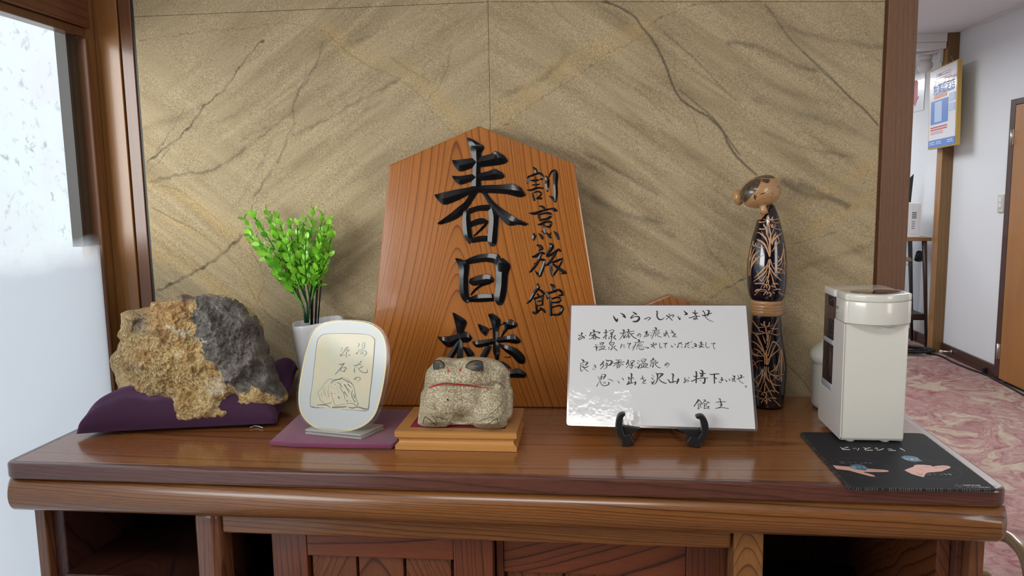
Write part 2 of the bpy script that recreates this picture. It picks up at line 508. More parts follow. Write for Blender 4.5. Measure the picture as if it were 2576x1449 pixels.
# pane: frosted film below, clear glass with a faint tint above
m, nt, bs = newmat('window_film'); nt.nodes.remove(bs)
s_ = sepxyz(nt, coords(nt)); nn = nz(nt, coords(nt), 9, 3)
zz = mth(nt, 'ADD', s_[2], mth(nt, 'MULTIPLY', mth(nt, 'SUBTRACT', nn, .5), .05))
mr = nt.nodes.new('ShaderNodeMapRange'); L(nt, zz, mr.inputs[0]); mr.inputs[1].default_value = 1.165; mr.inputs[2].default_value = 1.235
mr.inputs[3].default_value = 1.0; mr.inputs[4].default_value = 0.0
tl = nt.nodes.new('ShaderNodeBsdfTranslucent'); tl.inputs[0].default_value = (.73, .75, .78, 1)
df = nt.nodes.new('ShaderNodeBsdfDiffuse'); df.inputs[0].default_value = (.62, .66, .70, 1)
fm = nt.nodes.new('ShaderNodeMixShader'); fm.inputs[0].default_value = .22; L(nt, tl.outputs[0], fm.inputs[1]); L(nt, df.outputs[0], fm.inputs[2])
tp = nt.nodes.new('ShaderNodeBsdfTransparent'); tp.inputs[0].default_value = (.95, .96, .96, 1)
gl = nt.nodes.new('ShaderNodeBsdfGlossy'); gl.inputs['Roughness'].default_value = .04
gm = nt.nodes.new('ShaderNodeMixShader'); gm.inputs[0].default_value = .05; L(nt, tp.outputs[0], gm.inputs[1]); L(nt, gl.outputs[0], gm.inputs[2])
xm = nt.nodes.new('ShaderNodeMixShader'); L(nt, mr.outputs[0], xm.inputs[0]); L(nt, gm.outputs[0], xm.inputs[1]); L(nt, fm.outputs[0], xm.inputs[2])
L(nt, xm.outputs[0], nt.nodes['Material Output'].inputs[0])
# outside wall: white render with grey flecks and pinkish blotches
m, nt, bs = newmat('flecked_render'); v = coords(nt)
a_ = ramp(nt, nz(nt, v, 13, 5, .65, .6), [(.56, 0), (.68, 1)]); b_ = ramp(nt, nz(nt, v, 5, 3), [(.36, 0), (.56, 1)])
c_ = mix(nt, ramp(nt, nz(nt, v, 2.2, 2), [(.4, 0), (.65, 1)]), (.88, .91, .87), (.86, .84, .87))
L(nt, mix(nt, mth(nt, 'MULTIPLY', mth(nt, 'MULTIPLY', a_, b_), .75), c_, (.33, .34, .37)), bs.inputs['Base Color']); bs.inputs['Roughness'].default_value = .9
# sandstone
m, nt, bs = newmat('sandstone'); v = coords(nt); s_ = sepxyz(nt, v)
mx = mth(nt, 'ABSOLUTE', mth(nt, 'ADD', s_[0], .1925)); z_ = s_[2]
at = nt.nodes.new('ShaderNodeAttribute'); at.attribute_name = 'paint'; sa = nt.nodes.new('ShaderNodeSeparateColor'); L(nt, at.outputs['Color'], sa.inputs[0])
wv = nt.nodes.new('ShaderNodeVectorMath'); wv.operation = 'SCALE'; wn = nz(nt, v, 3, 2, .5, 0, 1); L(nt, wn, wv.inputs[0]); wv.inputs['Scale'].default_value = .12
def streak(ang, su, sv, off, detail=5):
    c, s = cos(ang), sin(ang)
    u = mth(nt, 'ADD', mth(nt, 'MULTIPLY', mx, c), mth(nt, 'MULTIPLY', z_, s))
    w = mth(nt, 'SUBTRACT', mth(nt, 'MULTIPLY', z_, c), mth(nt, 'MULTIPLY', mx, s))
    q = comb(nt, mth(nt, 'MULTIPLY', u, su), mth(nt, 'MULTIPLY', w, sv), off)
    ad = nt.nodes.new('ShaderNodeVectorMath'); L(nt, q, ad.inputs[0]); L(nt, wv.outputs[0], ad.inputs[1])
    return nz(nt, ad.outputs[0], 1, detail, .6, .35)
sA = ramp(nt, streak(radians(-34), 3.0, 32, 0), [(.40, 0), (.68, 1)])
sB = ramp(nt, streak(radians(38), 3, 34, 4), [(.38, 0), (.66, 1)])
st = mth(nt, 'MULTIPLY', mix(nt, sa.outputs[2], sA, sB), ramp(nt, nz(nt, v, 4.5, 3), [(.30, .35), (.68, 1)]))
grain = nz(nt, v, 820, 2, .7); grain2 = nz(nt, v, 300, 3, .7)
base = mix(nt, st, (.53, .42, .255), (.27, .205, .112))
lowt = ramp(nt, nz(nt, v, 2.6, 3), [(.35, 0), (.7, 1)])
base = mix(nt, mth(nt, 'MULTIPLY', lowt, .5), base, (.42, .34, .21))
base = mix(nt, mth(nt, 'MULTIPLY', sa.outputs[1], .52), base, (.58, .41, .17))
base = mix(nt, mth(nt, 'MULTIPLY', sa.outputs[0], .92), base, (.075, .062, .048))
gr = ramp(nt, grain, [(.38, .62), (.50, 1.0), (.66, 1.28)]); gr2 = ramp(nt, grain2, [(.35, .86), (.65, 1.10)])
base = mix(nt, 1.0, base, gr, 'MULTIPLY'); base = mix(nt, 1.0, base, gr2, 'MULTIPLY')
L(nt, base, bs.inputs['Base Color']); bs.inputs['Roughness'].default_value = .85; bs.inputs['Specular IOR Level'].default_value = .25
bump(nt, bs, mth(nt, 'ADD', grain, mth(nt, 'MULTIPLY', grain2, 2)), .35, .0012)
# carpet
m, nt, bs = newmat('carpet'); v = coords(nt)
w1 = nt.nodes.new('ShaderNodeVectorMath'); w1.operation = 'SCALE'; L(nt, nz(nt, v, 2.0, 3, .5, .8, 1), w1.inputs[0]); w1.inputs['Scale'].default_value = .9
w2 = nt.nodes.new('ShaderNodeVectorMath'); L(nt, v, w2.inputs[0]); L(nt, w1.outputs[0], w2.inputs[1])
mp = nt.nodes.new('ShaderNodeMapping'); L(nt, w2.outputs[0], mp.inputs[0]); mp.inputs['Scale'].default_value = (2.0, 1.05, 1)
s1 = nz(nt, mp.outputs[0], 1.6, 5, .55, 1.6); s2 = nz(nt, mp.outputs[0], 3.8, 3, .5, 2.4)
c1 = ramp(nt, s1, [(.32, (.23, .07, .075)), (.39, (.42, .20, .19)), (.45, (.52, .31, .29)), (.50, (.31, .13, .13)), (.53, (.50, .30, .28)), (.58, (.56, .46, .34)), (.64, (.62, .55, .41)), (.70, (.40, .30, .24)), (.78, (.50, .32, .30))])
c2 = ramp(nt, s2, [(.36, (.27, .10, .10)), (.42, (.48, .29, .27)), (.50, (.42, .31, .27)), (.56, (.52, .36, .32)), (.64, (.60, .51, .40))])
cc = mix(nt, .38, c1, c2); pile = nz(nt, v, 300, 2, .7)
cc = mix(nt, 1.0, cc, ramp(nt, pile, [(.3, .52), (.7, .88)]), 'MULTIPLY')
L(nt, cc, bs.inputs['Base Color']); bs.inputs['Roughness'].default_value = .95; bs.inputs['Specular IOR Level'].default_value = .1
bump(nt, bs, pile, .5, .004)
# timbers
wood('desk_top_wood', 'X', 'Y', (.32, .120, .034), (.095, .026, .008), 105, 1.215, .018, 0, -.22, .060, .010, 1.5, .26, .55, .30, .88, .75, relief=.06, crough=.10, gs=.16)
wood('desk_edge_wood', 'X', 'Z', (.125, .042, .026), (.035, .012, .008), 160, .80, .04, .06, 0, 0, .010, 4, .33, .5, .6, .8, .7)
wood('rail_wood', 'X', 'Z', (.245, .092, .022), (.040, .013, .005), 165, .50, .12, .035, .2, 0, .014, 1.5, .30, .5, .40, .86, .95, gs=.22)
wood('post_wood', 'Z', 'X', (.28, .12, .032), (.09, .032, .012), 90, .227, .02, .28, 0, 0, .008, 3, .35, .4, .4)
wood('post_wood_left', 'Z', 'X', (.19, .070, .028), (.06, .02, .010), 110, -.2, .05, .05, 0, 0, .006, 3, .32, .5, .5)
wood('door_wood', 'X', 'Z', (.20, .052, .017), (.030, .009, .005), 62, .80, .022, .12, -.25, .25, .022, 1.6, .38, .4, .45, .84, 1.0, gs=.25)
wood('door_stile_wood', 'Z', 'X', (.18, .048, .016), (.045, .012, .006), 110, -1, .1, .03, 0, 0, .006, 3, .38, .4, .45)
wood('slat_wood', 'Z', 'X', (.19, .060, .020), (.05, .015, .007), 85, -.35, .02, .45, 0, 0, .012, 3, .4, .3, .5)
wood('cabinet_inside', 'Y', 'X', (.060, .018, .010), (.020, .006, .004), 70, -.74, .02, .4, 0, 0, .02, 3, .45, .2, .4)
wood('sign_wood', 'Z', 'X', (.45, .155, .028), (.13, .034, .007), 120, -.250, .020, .05, 1.42, -.27, .0040, 1.4, .24, .8, .22, .90, .85, relief=.04, crough=.05, gs=.35)
wood('sign_side_wood', 'Z', 'Y', (.40, .16, .06), (.2, .06, .02), 150, 1.2, .05, .02, 0, 0, .004, 3, .3, .4)
wood('column_wood', 'Z', 'X', (.30, .135, .038), (.19, .075, .020), 150, -1.4, .1, .02, 0, 0, .006, 3, .33, .4, .35, contrast=.7)
wood('jamb_wood', 'Z', 'X', (.155, .058, .020), (.09, .030, .011), 130, -1.4, .1, .02, 0, 0, .006, 3, .33, .4, .35, contrast=.7)
wood('frame_wood', 'Y', 'Z', (.17, .055, .020), (.075, .022, .009), 110, 1.2, .1, .02, 0, 0, .008, 3, .33, .4, .4)
wood('right_post_wood', 'Z', 'X', (.21, .098, .044), (.11, .045, .022), 130, .2, .1, .02, 0, 0, .006, 3, .42, .35, .6, contrast=.6, relief=.4)
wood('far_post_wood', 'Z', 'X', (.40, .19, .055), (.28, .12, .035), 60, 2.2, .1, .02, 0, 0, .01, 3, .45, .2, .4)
wood('far_post_shaded', 'Z', 'X', (.20, .105, .03), (.14, .065, .02), 60, 2.2, .1, .02, 0, 0, .01, 3, .45, .2, .4)  # darker copy of the far post wood, shade painted into its near face
wood('door_leaf_wood', 'Z', 'Y', (.42, .185, .045), (.33, .135, .032), 60, 3, .1, .02, 0, 0, .01, 3, .4, .3, .4, contrast=.6)
wood('baseboard_wood', 'Y', 'Z', (.075, .028, .018), (.035, .012, .008), 90, 1, .1, .02, 0, 0, .01, 3, .45, .2, .3)
wood('plinth_wood', 'X', 'Z', (.58, .28, .075), (.46, .20, .05), 120, .6, .1, .02, 0, 0, .004, 3, .38, .4, .18, contrast=.6)
wood('plinth_top_wood', 'X', 'Y', (.50, .24, .07), (.38, .16, .045), 120, .6, .1, .02, 0, 0, .004, 3, .38, .4, .18, contrast=.6)
wood('kokeshi_wood', 'X', 'Z', (.60, .34, .15), (.36, .17, .06), 110, .8, .05, -.3, 0, 0, .004, 4, .28, .7, .35, contrast=.5)
wood('shelf_top_wood', 'X', 'Y', (.30, .15, .06), (.2, .09, .03), 60, 3, .1, .02, 0, 0, .01, 3, .4, .3)

# ------------------------------------------------------------------ the setting
def quad(name, pts, mat, kind='structure', parent=None): return mesh_obj(name, pts, [(0, 1, 2, 3)], mat, parent, kind=kind)
XR, YW, CZ = 2.743, 1.504, 2.426
box('floor', -1.0, XR+.1, -3, 9.2, -.05, 0, 'carpet', kind='structure')
box('floor_outside', -3.4, -1.01, -3, 4.5, -.12, -.05, 'white_paint', kind='structure')
box('ceiling', -1.06, XR+.1, -3, 9.2, CZ, CZ+.06, 'ceiling_paint', kind='structure')
box('ceiling_far_room', -1.0, XR-.001, 6.32, 9.1, 2.30, 2.34, 'ceiling_paint', kind='structure')
box('wall_right', XR, XR+.1, -3, 9.2, 0, CZ, 'white_wall', kind='structure')
box('wall_far', -1.0, XR-.001, 9.1, 9.2, 0, CZ-.001, 'white_wall', kind='structure')
box('wall_left_rear', -1.06, -.98, -3, -1.09, 0, CZ-.001, 'rear_panelling', kind='structure')
box('wall_left_far', -1.06, -.98, 1.62, 9.1, 0, CZ-.001, 'white_wall', kind='structure')
box('wall_left_outer', -3.4, -3.3, .9, 7.5, -.05, 3.4, 'flecked_render', kind='structure')
box('trim_outer_strip', -1.035, -1.012, 1.437, 1.468, 1.21, 1.66, 'outer_dark', kind='structure')
# rear wall  (behind the photographer)
bm = bmesh.new(); bbox(bm, -1.06, 1.34, -3.08, -3, 0, CZ); bbox(bm, 2.46, XR+.1, -3.08, -3, 0, CZ)
bbox(bm, 1.3405, 2.4595, -3.08, -3, 0, CZ)
bm_obj('wall_rear', bm, 'rear_panelling', kind='structure')
# partition that carries the stone
box('wall_back', -1.0, .54, YW+.022, YW+.11, 0, CZ-.002, 'white_wall', kind='structure')
# header beam and far post
box('trim_1', -.97, 2.655, 6.175, 6.30, 2.364, 2.4255, 'white_paint', kind='structure')
box('trim_2', -.97, 2.655, 6.185, 6.30, 2.317, 2.362, 'white_paint', kind='structure')
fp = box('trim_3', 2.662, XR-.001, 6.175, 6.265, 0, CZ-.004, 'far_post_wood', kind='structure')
box('trim_4_shade', 2.664, XR-.002, 6.172, 6.1745, 0, CZ-.004, 'far_post_shaded', kind='structure')  # thin skin carrying the painted shade of the post's near face
box('trim_5', 2.715, XR-.001, 4.0, 5.86, 2.415, 2.4255, 'white_paint', kind='structure')   # curtain rail under the ceiling
box('baseboard_right', 2.722, XR-.0005, 5.355, 6.170, 0.0005, .083, 'baseboard_wood', kind='structure', bev=.003)
box('baseboard_right_far', 2.722, XR-.0005, 6.27, 9.09, 0.0005, .083, 'baseboard_wood', kind='structure', bev=.003)
# door at the right
dr = box('door_1', 2.700, 2.735, 4.45, 5.262, .02, 1.80, 'door_leaf_wood', kind='structure', bev=.002)
for i, (y0, y1, z0, z1) in enumerate([(5.29, 5.352, 0.0005, 1.842), (4.35, 4.44, 0.0005, 1.842), (4.4405, 5.2895, 1.805, 1.842)]):
    box('door_frame', 2.712, XR-.0005, y0, y1, z0, z1, 'baseboard_wood', dr, .002)
for z in (1.60, .20):
    h = box('hinge', 2.694, 2.7115, 5.265, 5.290, z-.05, z+.05, 'steel', dr, .002)
    tube('hinge_pin', [(2.690, 5.278, z-.052), (2.690, 5.278, z+.052)], .006, 'steel', h)
sw = thing('light_switch', 'cream double rocker switch plate on white wall beside the door', 'switch', (XR, 5.45, 1.175))
box('plate', XR-.009, XR-.0005, 5.412, 5.482, 1.115, 1.235, 'switch_plastic', sw, .002)
for z in (1.145, 1.182): box('rocker', XR-.013, XR-.0093, 5.43, 5.465, z, z+.032, 'white_paint', sw, .001)
# door stop
ds = thing('door_stop', 'silver door stop with beige rubber tip on the dark baseboard', 'door stop', (2.722, 5.98, .045))
tube('rod', [(2.7215, 5.98, .047), (2.66, 5.99, .047)], .007, 'steel', ds); tube('flange', [(2.7212, 5.98, .047), (2.716, 5.981, .047)], .018, 'steel', ds)
tube('rubber_tip', [(2.6595, 5.99, .047), (2.64, 5.993, .047)], .011, 'switch_plastic', ds)

# glazed partition on the left -----------------------------------------------------------
win = box('window_1', -1.004, -.999, -1.04, 1.4675, .06, 1.628, 'window_film', kind='structure')
def gy(y0, y1, x0, x1, z0, z1, nm, mat, bev=.002): return box(nm, x0, x1, y0, y1, z0, z1, mat, win, bev)
gy(1.478, 1.512, -1.045, -.9985, 0.001, 2.424, 'window_stile', 'column_wood')
gy(1.468, 1.4775, -1.02, -.992, 0.001, 1.622, 'glazing_bead', 'jamb_wood')
gy(-1.04, 1.466, -1.02, -.992, 1.624, 1.640, 'glazing_bead', 'jamb_wood')
gy(-1.04, 1.4775, -1.03, -.986, 1.6405, 1.716, 'window_rail', 'frame_wood')
gy(-1.04, 1.4775, -1.03, -.992, 1.7165, 2.42, 'transom_panel', 'frame_wood')
gy(-1.04, 1.4775, -1.03, -.986, 0.001, .058, 'window_sill', 'frame_wood')
gy(-1.088, -1.042, -1.03, -.98, 0.001, 2.42, 'window_stile', 'frame_wood')
# corner column, jamb, sealing strip
box('trim_6', -.998, -.9465, YW+.002, YW+.10, 0, CZ-.003, 'column_wood', kind='structure', bev=.0015)
box('trim_7', -.9462, -.9425, YW+.012, YW+.05, 0, CZ-.003, 'black_gap', kind='structure')
box('trim_8', -.9422, -.9165, YW+.001, YW+.05, 0, CZ-.003, 'jamb_wood', kind='structure', bev=.0015)
box('trim_9', -.9163, -.9105, YW+.004, YW+.03, 0, CZ-.003, 'outer_dark', kind='structure')
box('trim_10', .5405, .5925, YW-.004, YW+.12, 0, CZ-.003, 'right_post_wood', kind='structure', bev=.0015)
box('trim_11', .5362, .5402, YW+.002, YW+.03, 0, CZ-.003, 'jamb_wood', kind='structure')

# ------------------------------------------------------------------ sandstone slabs
# (x0,y0,scale, width px, strength, points)   dark veins / fine cracks
VE = [
 (340,0,2.862,6,.85,'920,290 830,380 760,470 680,590 600,680 490,770 430,860 320,990 220,1060 90,1170'),
 (340,0,2.862,3,.6,'350,770 300,880 220,1000 160,1090 90,1170'), (340,0,2.862,3,.6,'240,1060 200,1130 90,1240'),
 (340,0,2.862,2.5,.5,'160,1090 250,1030'),
 (340,0,2.862,8,.45,'1340,300 1330,400 1250,560 1160,690 1140,790 1140,900 1090,1000 1060,1100 960,1260 850,1430'),
 (340,0,2.862,6,.35,'1240,450 1210,600 1160,690'), (340,0,2.862,13,.40,'1900,570 1700,680 1550,760 1400,850 1250,920 1130,980'),
 (340,0,2.862,7,.3,'1140,800 1000,900 850,960 760,1020'),
 (340,0,2.862,2.6,.5,'20,290 230,265 500,225 850,200 1000,165 1130,170 1370,230 1430,290 1560,400 1700,480 1840,540 1900,570 2050,690 2150,820 2300,970'),
 (340,0,2.862,30,.28,'480,760 350,840 200,880 90,920'), (340,0,2.862,10,.38,'90,1310 350,1250 520,1240 650,1170 760,1100 850,1020 980,930'),
 (340,0,2.862,8,.28,'2270,330 2260,440 2200,600 2100,720'), (340,0,2.862,16,.25,'1500,330 1650,280 1800,200'),
 (340,0,2.862,14,.25,'1850,420 2000,520 2100,570'), (340,0,2.862,16,.22,'1800,720 1650,800 1500,870'),
 (340,0,2.862,14,.22,'520,900 700,840 850,740'), (340,0,2.862,3,.3,'90,350 60,200'),
 (340,350,2.229,8,.75,'130,850 250,790 360,730 470,660 600,540'),
 (340,350,2.229,3,.65,'90,380 220,450 340,510 420,570 500,640 590,740 650,850 690,930 780,1010 860,1060'),
 (340,350,2.229,3.5,.5,'680,920 720,820 710,730 660,640 640,560'), (340,350,2.229,3,.35,'100,260 230,280 400,400 480,470 560,560'),
 (340,350,2.229,22,.22,'1200,640 1050,720 950,800'), (340,350,2.229,26,.22,'1230,740 1080,840 980,930'),
 (340,350,2.229,7,.3,'100,250 250,200 400,180 520,130 600,60'), (340,350,2.229,14,.22,'760,20 700,160 640,260 580,360'),
 (340,350,2.229,3,.35,'700,900 740,980 820,1040 850,1100'),
 (1240,0,2.415,7,.85,'660,0 780,50 860,100 910,170 970,240 1020,330 1060,420 1090,510 1140,600 1220,660 1310,710 1400,800 1430,870 1490,960 1600,1060'),
 (1240,0,2.415,5,.65,'1140,550 1250,640 1350,730 1420,830 1500,940'), (1240,0,2.415,4.5,.5,'1040,200 1150,290 1280,410 1400,540 1490,620'),
 (1240,0,2.415,5.5,.8,'1650,20 1730,130 1800,230 1900,330 1990,420 2080,500 2180,600 2260,670 2340,760'),
 (1240,0,2.415,4,.5,'1890,320 2030,440 2110,530 2190,610 2370,700'), (1240,0,2.415,14,.45,'1430,260 1560,270 1700,320 1850,400 1960,430'),
 (1240,0,2.415,7,.38,'870,540 960,620 1090,750'),
 (1240,0,2.415,2.6,.5,'0,790 100,750 200,660 400,530 560,430 700,320 860,250 940,160 1080,80 1240,30 1500,0'),
 (1240,0,2.415,20,.6,'1760,1100 1900,1180 2000,1200'), (1240,0,2.415,22,.55,'2040,1200 2150,1250'),
 (1240,0,2.415,16,.42,'560,930 800,1060 1000,1180'), (1240,0,2.415,20,.42,'600,1200 800,1300 1000,1350'),
 (1240,0,2.415,22,.28,'1600,600 1900,700 2200,800'), (1240,0,2.415,16,.30,'1730,150 2000,230 2370,290'),
 (1240,0,2.415,24,.25,'1500,450 1800,560 2100,640'), (1240,0,2.415,24,.25,'200,850 500,950 800,1120'),
 (1240,0,2.415,3,.4,'1100,340 1110,480 1180,640 1230,740 1260,860'), (1240,0,2.415,16,.3,'1650,800 1900,900 2200,950'),
 (1240,0,2.415,20,.3,'100,560 300,480 450,330'), (1240,0,2.415,3,.35,'360,20 420,100 540,200 600,280'),
 (1440,400,2.229,4,.6,'780,780 870,720 950,680 1000,640'), (1440,400,2.229,6,.4,'720,400 760,500 860,620 940,760'),
 (1440,400,2.229,3,.65,'1200,1150 1280,1230 1340,1310'), (1440,400,2.229,22,.30,'60,180 300,320 560,430'),
 (1440,400,2.229,24,.30,'200,560 450,640 700,720'), (1440,400,2.229,3,.4,'1240,480 1330,450 1480,410'),
 (1440,400,2.229,20,.28,'1250,620 1500,540 1720,470'), (1440,400,2.229,16,.3,'1280,140 1450,220 1600,270'),
]
YE = [
 (340,0,2.862,70,.55,'1380,210 1560,360 1800,450 1960,520 2100,640 2220,760 2400,940'),
 (340,350,2.229,46,.75,'80,240 200,290 350,380 450,460 540,530'), (340,350,2.229,70,.5,'540,530 620,600 650,700 660,800 690,900'),
 (340,350,2.229,34,.6,'90,400 250,480 400,560 500,650 590,740 680,900'), (340,350,2.229,50,.7,'110,640 250,700 400,790 520,880 600,960'),
 (340,350,2.229,80,.35,'80,520 250,620 400,700'),
 (1240,0,2.415,66,.7,'60,700 250,540 450,400 640,300 800,230 930,150'), (1240,0,2.415,80,.35,'-40,640 80,700 60,800'),
 (1240,0,2.415,40,.7,'1780,1330 1900,1240 2050,1150 2200,1060 2350,980'), (1240,0,2.415,38,.6,'1900,1420 2100,1300 2350,1200'),
 (1440,400,2.229,60,.75,'680,800 850,690 950,620 1000,560 1100,500'), (1440,400,2.229,34,.5,'1200,500 1450,330 1700,180'),
 (1440,400,2.229,36,.4,'1220,650 1500,520 1720,430'),
]
def world_line(rec):
    x0, y0, s, w, k, st = rec
    P = catmull([tuple(float(t) for t in q.split(',')) for q in st.split()], 6)
    Q = [at_y(x0+a/s, y0+b/s, YW) for a, b in P]
    return np.array([(q.x, q.z) for q in Q]), w/s*.00078*1.25, min(1, k*1.25)
VL = [world_line(r) for r in VE]; YL = [world_line(r) for r in YE]
def field(X, Z, lines, soft):
    out = np.zeros_like(X)
    jit = .0010*np.sin(X*173+Z*91)+.0007*np.sin(X*411-Z*337)+.0005*np.sin(Z*803+X*57)
    for P, w, k in lines:
        reach = w*3+.004
        m = (X > P[:, 0].min()-reach) & (X < P[:, 0].max()+reach) & (Z > P[:, 1].min()-reach) & (Z < P[:, 1].max()+reach)
        if not m.any(): continue
        x, z = X[m]+jit[m], Z[m]-jit[m]; d = np.full(x.shape, 9.)
        for (ax, az), (bx, bz) in zip(P[:-1], P[1:]):
            vx, vz = bx-ax, bz-az; l2 = vx*vx+vz*vz+1e-12
            t = np.clip(((x-ax)*vx+(z-az)*vz)/l2, 0, 1)
            d = np.minimum(d, np.hypot(x-ax-t*vx, z-az-t*vz))
        v = k*np.exp(-(d/(w*soft))**2)*(.75+.25*np.sin(x*61+z*47+k*9))
        out[m] = 1-(1-out[m])*(1-v)
    return out
def slab(x0, x1, zb, zt0, zt1, step, parent):
    zb, zb1 = zb if isinstance(zb, tuple) else (zb, zb)
    nx, nzv = int((x1-x0)/step)+1, int((max(zt0, zt1)-zb)/step)+1
    u, v = np.meshgrid(np.linspace(0, 1, nx), np.linspace(0, 1, nzv))
    X = x0+(x1-x0)*u; ZB = zb+(zb1-zb)*u; Z = ZB+(zt0+(zt1-zt0)*u-ZB)*v
    D = field(X, Z, VL, .75); Y = field(X, Z, YL, .8)
    B = 1/(1+np.exp(-((-.66-(Z-1.28)*.75)-X)/.05))
    yy = YW + D*.0006 + .0004*np.sin(X*40+Z*25)*np.sin(Z*33) 
    rim = np.minimum(np.minimum(u, 1-u)*(x1-x0), np.minimum(v, 1-v)*(zt0-zb)); yy = yy + np.where(rim < .0010, .0006, 0)
    co = np.stack([X, yy, Z], -1).reshape(-1, 3)
    i = np.arange(nx*nzv).reshape(nzv, nx); q = np.stack([i[:-1, :-1], i[:-1, 1:], i[1:, 1:], i[1:, :-1]], -1).reshape(-1, 4)
    me = bpy.data.meshes.new('stone_slab'); me.vertices.add(len(co)); me.vertices.foreach_set('co', co.ravel())
    me.loops.add(q.size); me.loops.foreach_set('vertex_index', q.ravel().astype(np.int32))
    me.polygons.add(len(q)); me.polygons.foreach_set('loop_start', np.arange(0, q.size, 4, dtype=np.int32))
    me.update(calc_edges=True)
    ca = me.color_attributes.new('paint', 'FLOAT_COLOR', 'POINT')
    rgba = np.stack([D, Y, B, np.ones_like(D)], -1).reshape(-1).astype(np.float32); ca.data.foreach_set('color', rgba)
    o = link('stone_slab', me, 'sandstone', parent, True)
    # thickness behind the face
    bk = [(x0, YW+.021, zb), (x1, YW+.021, zb), (x1, YW+.021, zt1), (x0, YW+.021, zt0)]
    return o
stone = box('wall_stone', -.9100, .5358, YW+.006, YW+.0215, .0, CZ-.003, 'joint_brown', kind='structure')
g_ = .00035; zs = 1.6665; zr = at_y(2228, 4, YW).z
slab(-.9095, -.1925-g_, .90-.02, zs-g_, zs-g_, .0017, stone)
slab(-.1925+g_, .5355, .90-.02, zs-g_, zr-g_, .0017, stone)
slab(-.9095, -.1925-g_, zs+g_, 2.0, 2.0, .006, stone)
slab(-.1925+g_, .5355, (zs+g_, zr+g_), 2.0, 2.0, .006, stone)

# paper sheet under wavy laminate, old card paper, brushed hair paint
m, nt, bs = newmat('paper_sheet'); v = coords(nt)
bs.inputs['Base Color'].default_value = (.70, .71, .72, 1); bs.inputs['Roughness'].default_value = .6
bs.inputs['Coat Weight'].default_value = 1; bs.inputs['Coat Roughness'].default_value = .07
n_ = nt.nodes.new('ShaderNodeBump'); n_.inputs['Strength'].default_value = .18; n_.inputs['Distance'].default_value = .004
L(nt, mth(nt, 'ADD', nz(nt, v, 24, 3, .6), mth(nt, 'MULTIPLY', nz(nt, v, 300, 2), .05)), n_.inputs['Height']); L(nt, n_.outputs[0], bs.inputs['Coat Normal'])
m, nt, bs = newmat('card_paper'); v = coords(nt)
L(nt, mix(nt, ramp(nt, nz(nt, v, 22, 4, .6), [(.35, 0), (.65, 1)]), (.56, .48, .31), (.46, .46, .32)), bs.inputs['Base Color'])
bs.inputs['Roughness'].default_value = .5; bs.inputs['Coat Weight'].default_value = .7; bs.inputs['Coat Roughness'].default_value = .05
m, nt, bs = newmat('hair_paint'); v = coords(nt)
q_ = sepxyz(nt, v); f_ = nz(nt, comb(nt, mth(nt, 'MULTIPLY', q_[0], 260), mth(nt, 'MULTIPLY', q_[1], 260), mth(nt, 'MULTIPLY', mth(nt, 'SUBTRACT', q_[2], mth(nt, 'MULTIPLY', q_[0], 1.3)), 60)), 1, 3)
L(nt, mix(nt, ramp(nt, f_, [(.4, 0), (.72, 1)]), (.045, .036, .026), (.16, .10, .05)), bs.inputs['Base Color'])
bs.inputs['Roughness'].default_value = .3; bs.inputs['Coat Weight'].default_value = .6

# ------------------------------------------------------------------ the desk
T = DZ
desk = thing('desk', 'long reddish brown wooden desk with rounded front rail below a stone wall', 'desk', (-.18, 1.28, 0))
def fy(x): return 1.0455-.011*x
def outline_top(inset, y_back=YW-.003):
    x0, x1 = -.913+inset, .5595-inset; r = .022-inset*.6; pts = []
    for (cx, cy, a0) in ((x0+r, fy(x0)+inset+r, 180), (x1-r, fy(x1)+inset+r, 270)):
        for i in range(7):
            a = radians(a0+90*i/6); pts.append((cx+r*cos(a), cy+r*sin(a)))
    return pts+[(x1, y_back), (x0, y_back)]
o_out = outline_top(0); 
prism('edge_band', [Vector((x, y, T-.0003)) for x, y in o_out], (0, 0, -.0255), 'desk_edge_wood', desk, .0045, 3, label='darker grained rim of the desk top')
oi = [(-.913+.0125, fy(-.9)+.0125), (.5595-.0125, fy(.55)+.0125), (.5595-.0125, YW-.0035), (-.913+.0125, YW-.0035)]
prism('desk_top', [Vector((x, y, T)) for x, y in oi], (0, 0, -.0010), 'desk_top_wood', desk, .0004, 1)
# shadow groove and bullnose rail
prism('groove', [Vector((x, y, T-.0255)) for x, y in outline_top(.008)], (0, 0, -.002), 'black_gap', desk)
bm = bmesh.new(); N = 14
def rail_sec(x, dy, k=1.0):
    out = []
    for i in range(N+1):
        a = pi/2+pi*i/N; out.append((x, fy(x)+.016+dy+.020*k*cos(a), T-.0535+.0265*sin(a)*(.92+.08*k)))
    out.append((x, 1.16, T-.080)); out.append((x, 1.16, T-.027)); return out
secs = [rail_sec(-.915, .012, .35), rail_sec(-.912, .005, .7), rail_sec(-.903, 0, 1)]+[rail_sec(-.88+i*.0595, 0, 1) for i in range(25)]+[rail_sec(.560, .005, .7), rail_sec(.563, .012, .35)]
rv = [[bm.verts.new(p) for p in s] for s in secs]
for i in range(len(rv)-1):
    for k in range(len(rv[0])): 
        k2 = (k+1) % len(rv[0]); bm.faces.new((rv[i][k], rv[i][k2], rv[i+1][k2], rv[i+1][k]))
bm.faces.new(rv[0][::-1]); bm.faces.new(rv[-1]); bmesh.ops.recalc_face_normals(bm, faces=bm.faces)
for e in bm.edges:
    if len(e.link_faces) == 2 and e.calc_face_angle(0) > radians(40): e.smooth = False
bm_obj('front_rail', bm, 'rail_wood', desk, True)
def dbox(nm, x0, x1, y0, y1, z0, z1, mat, bev=.002, par=None, lab=None, seg=2): return box(nm, x0, x1, y0, y1, z0, z1, mat, par or desk, bev, seg, label=lab)
ZU = T-.0805
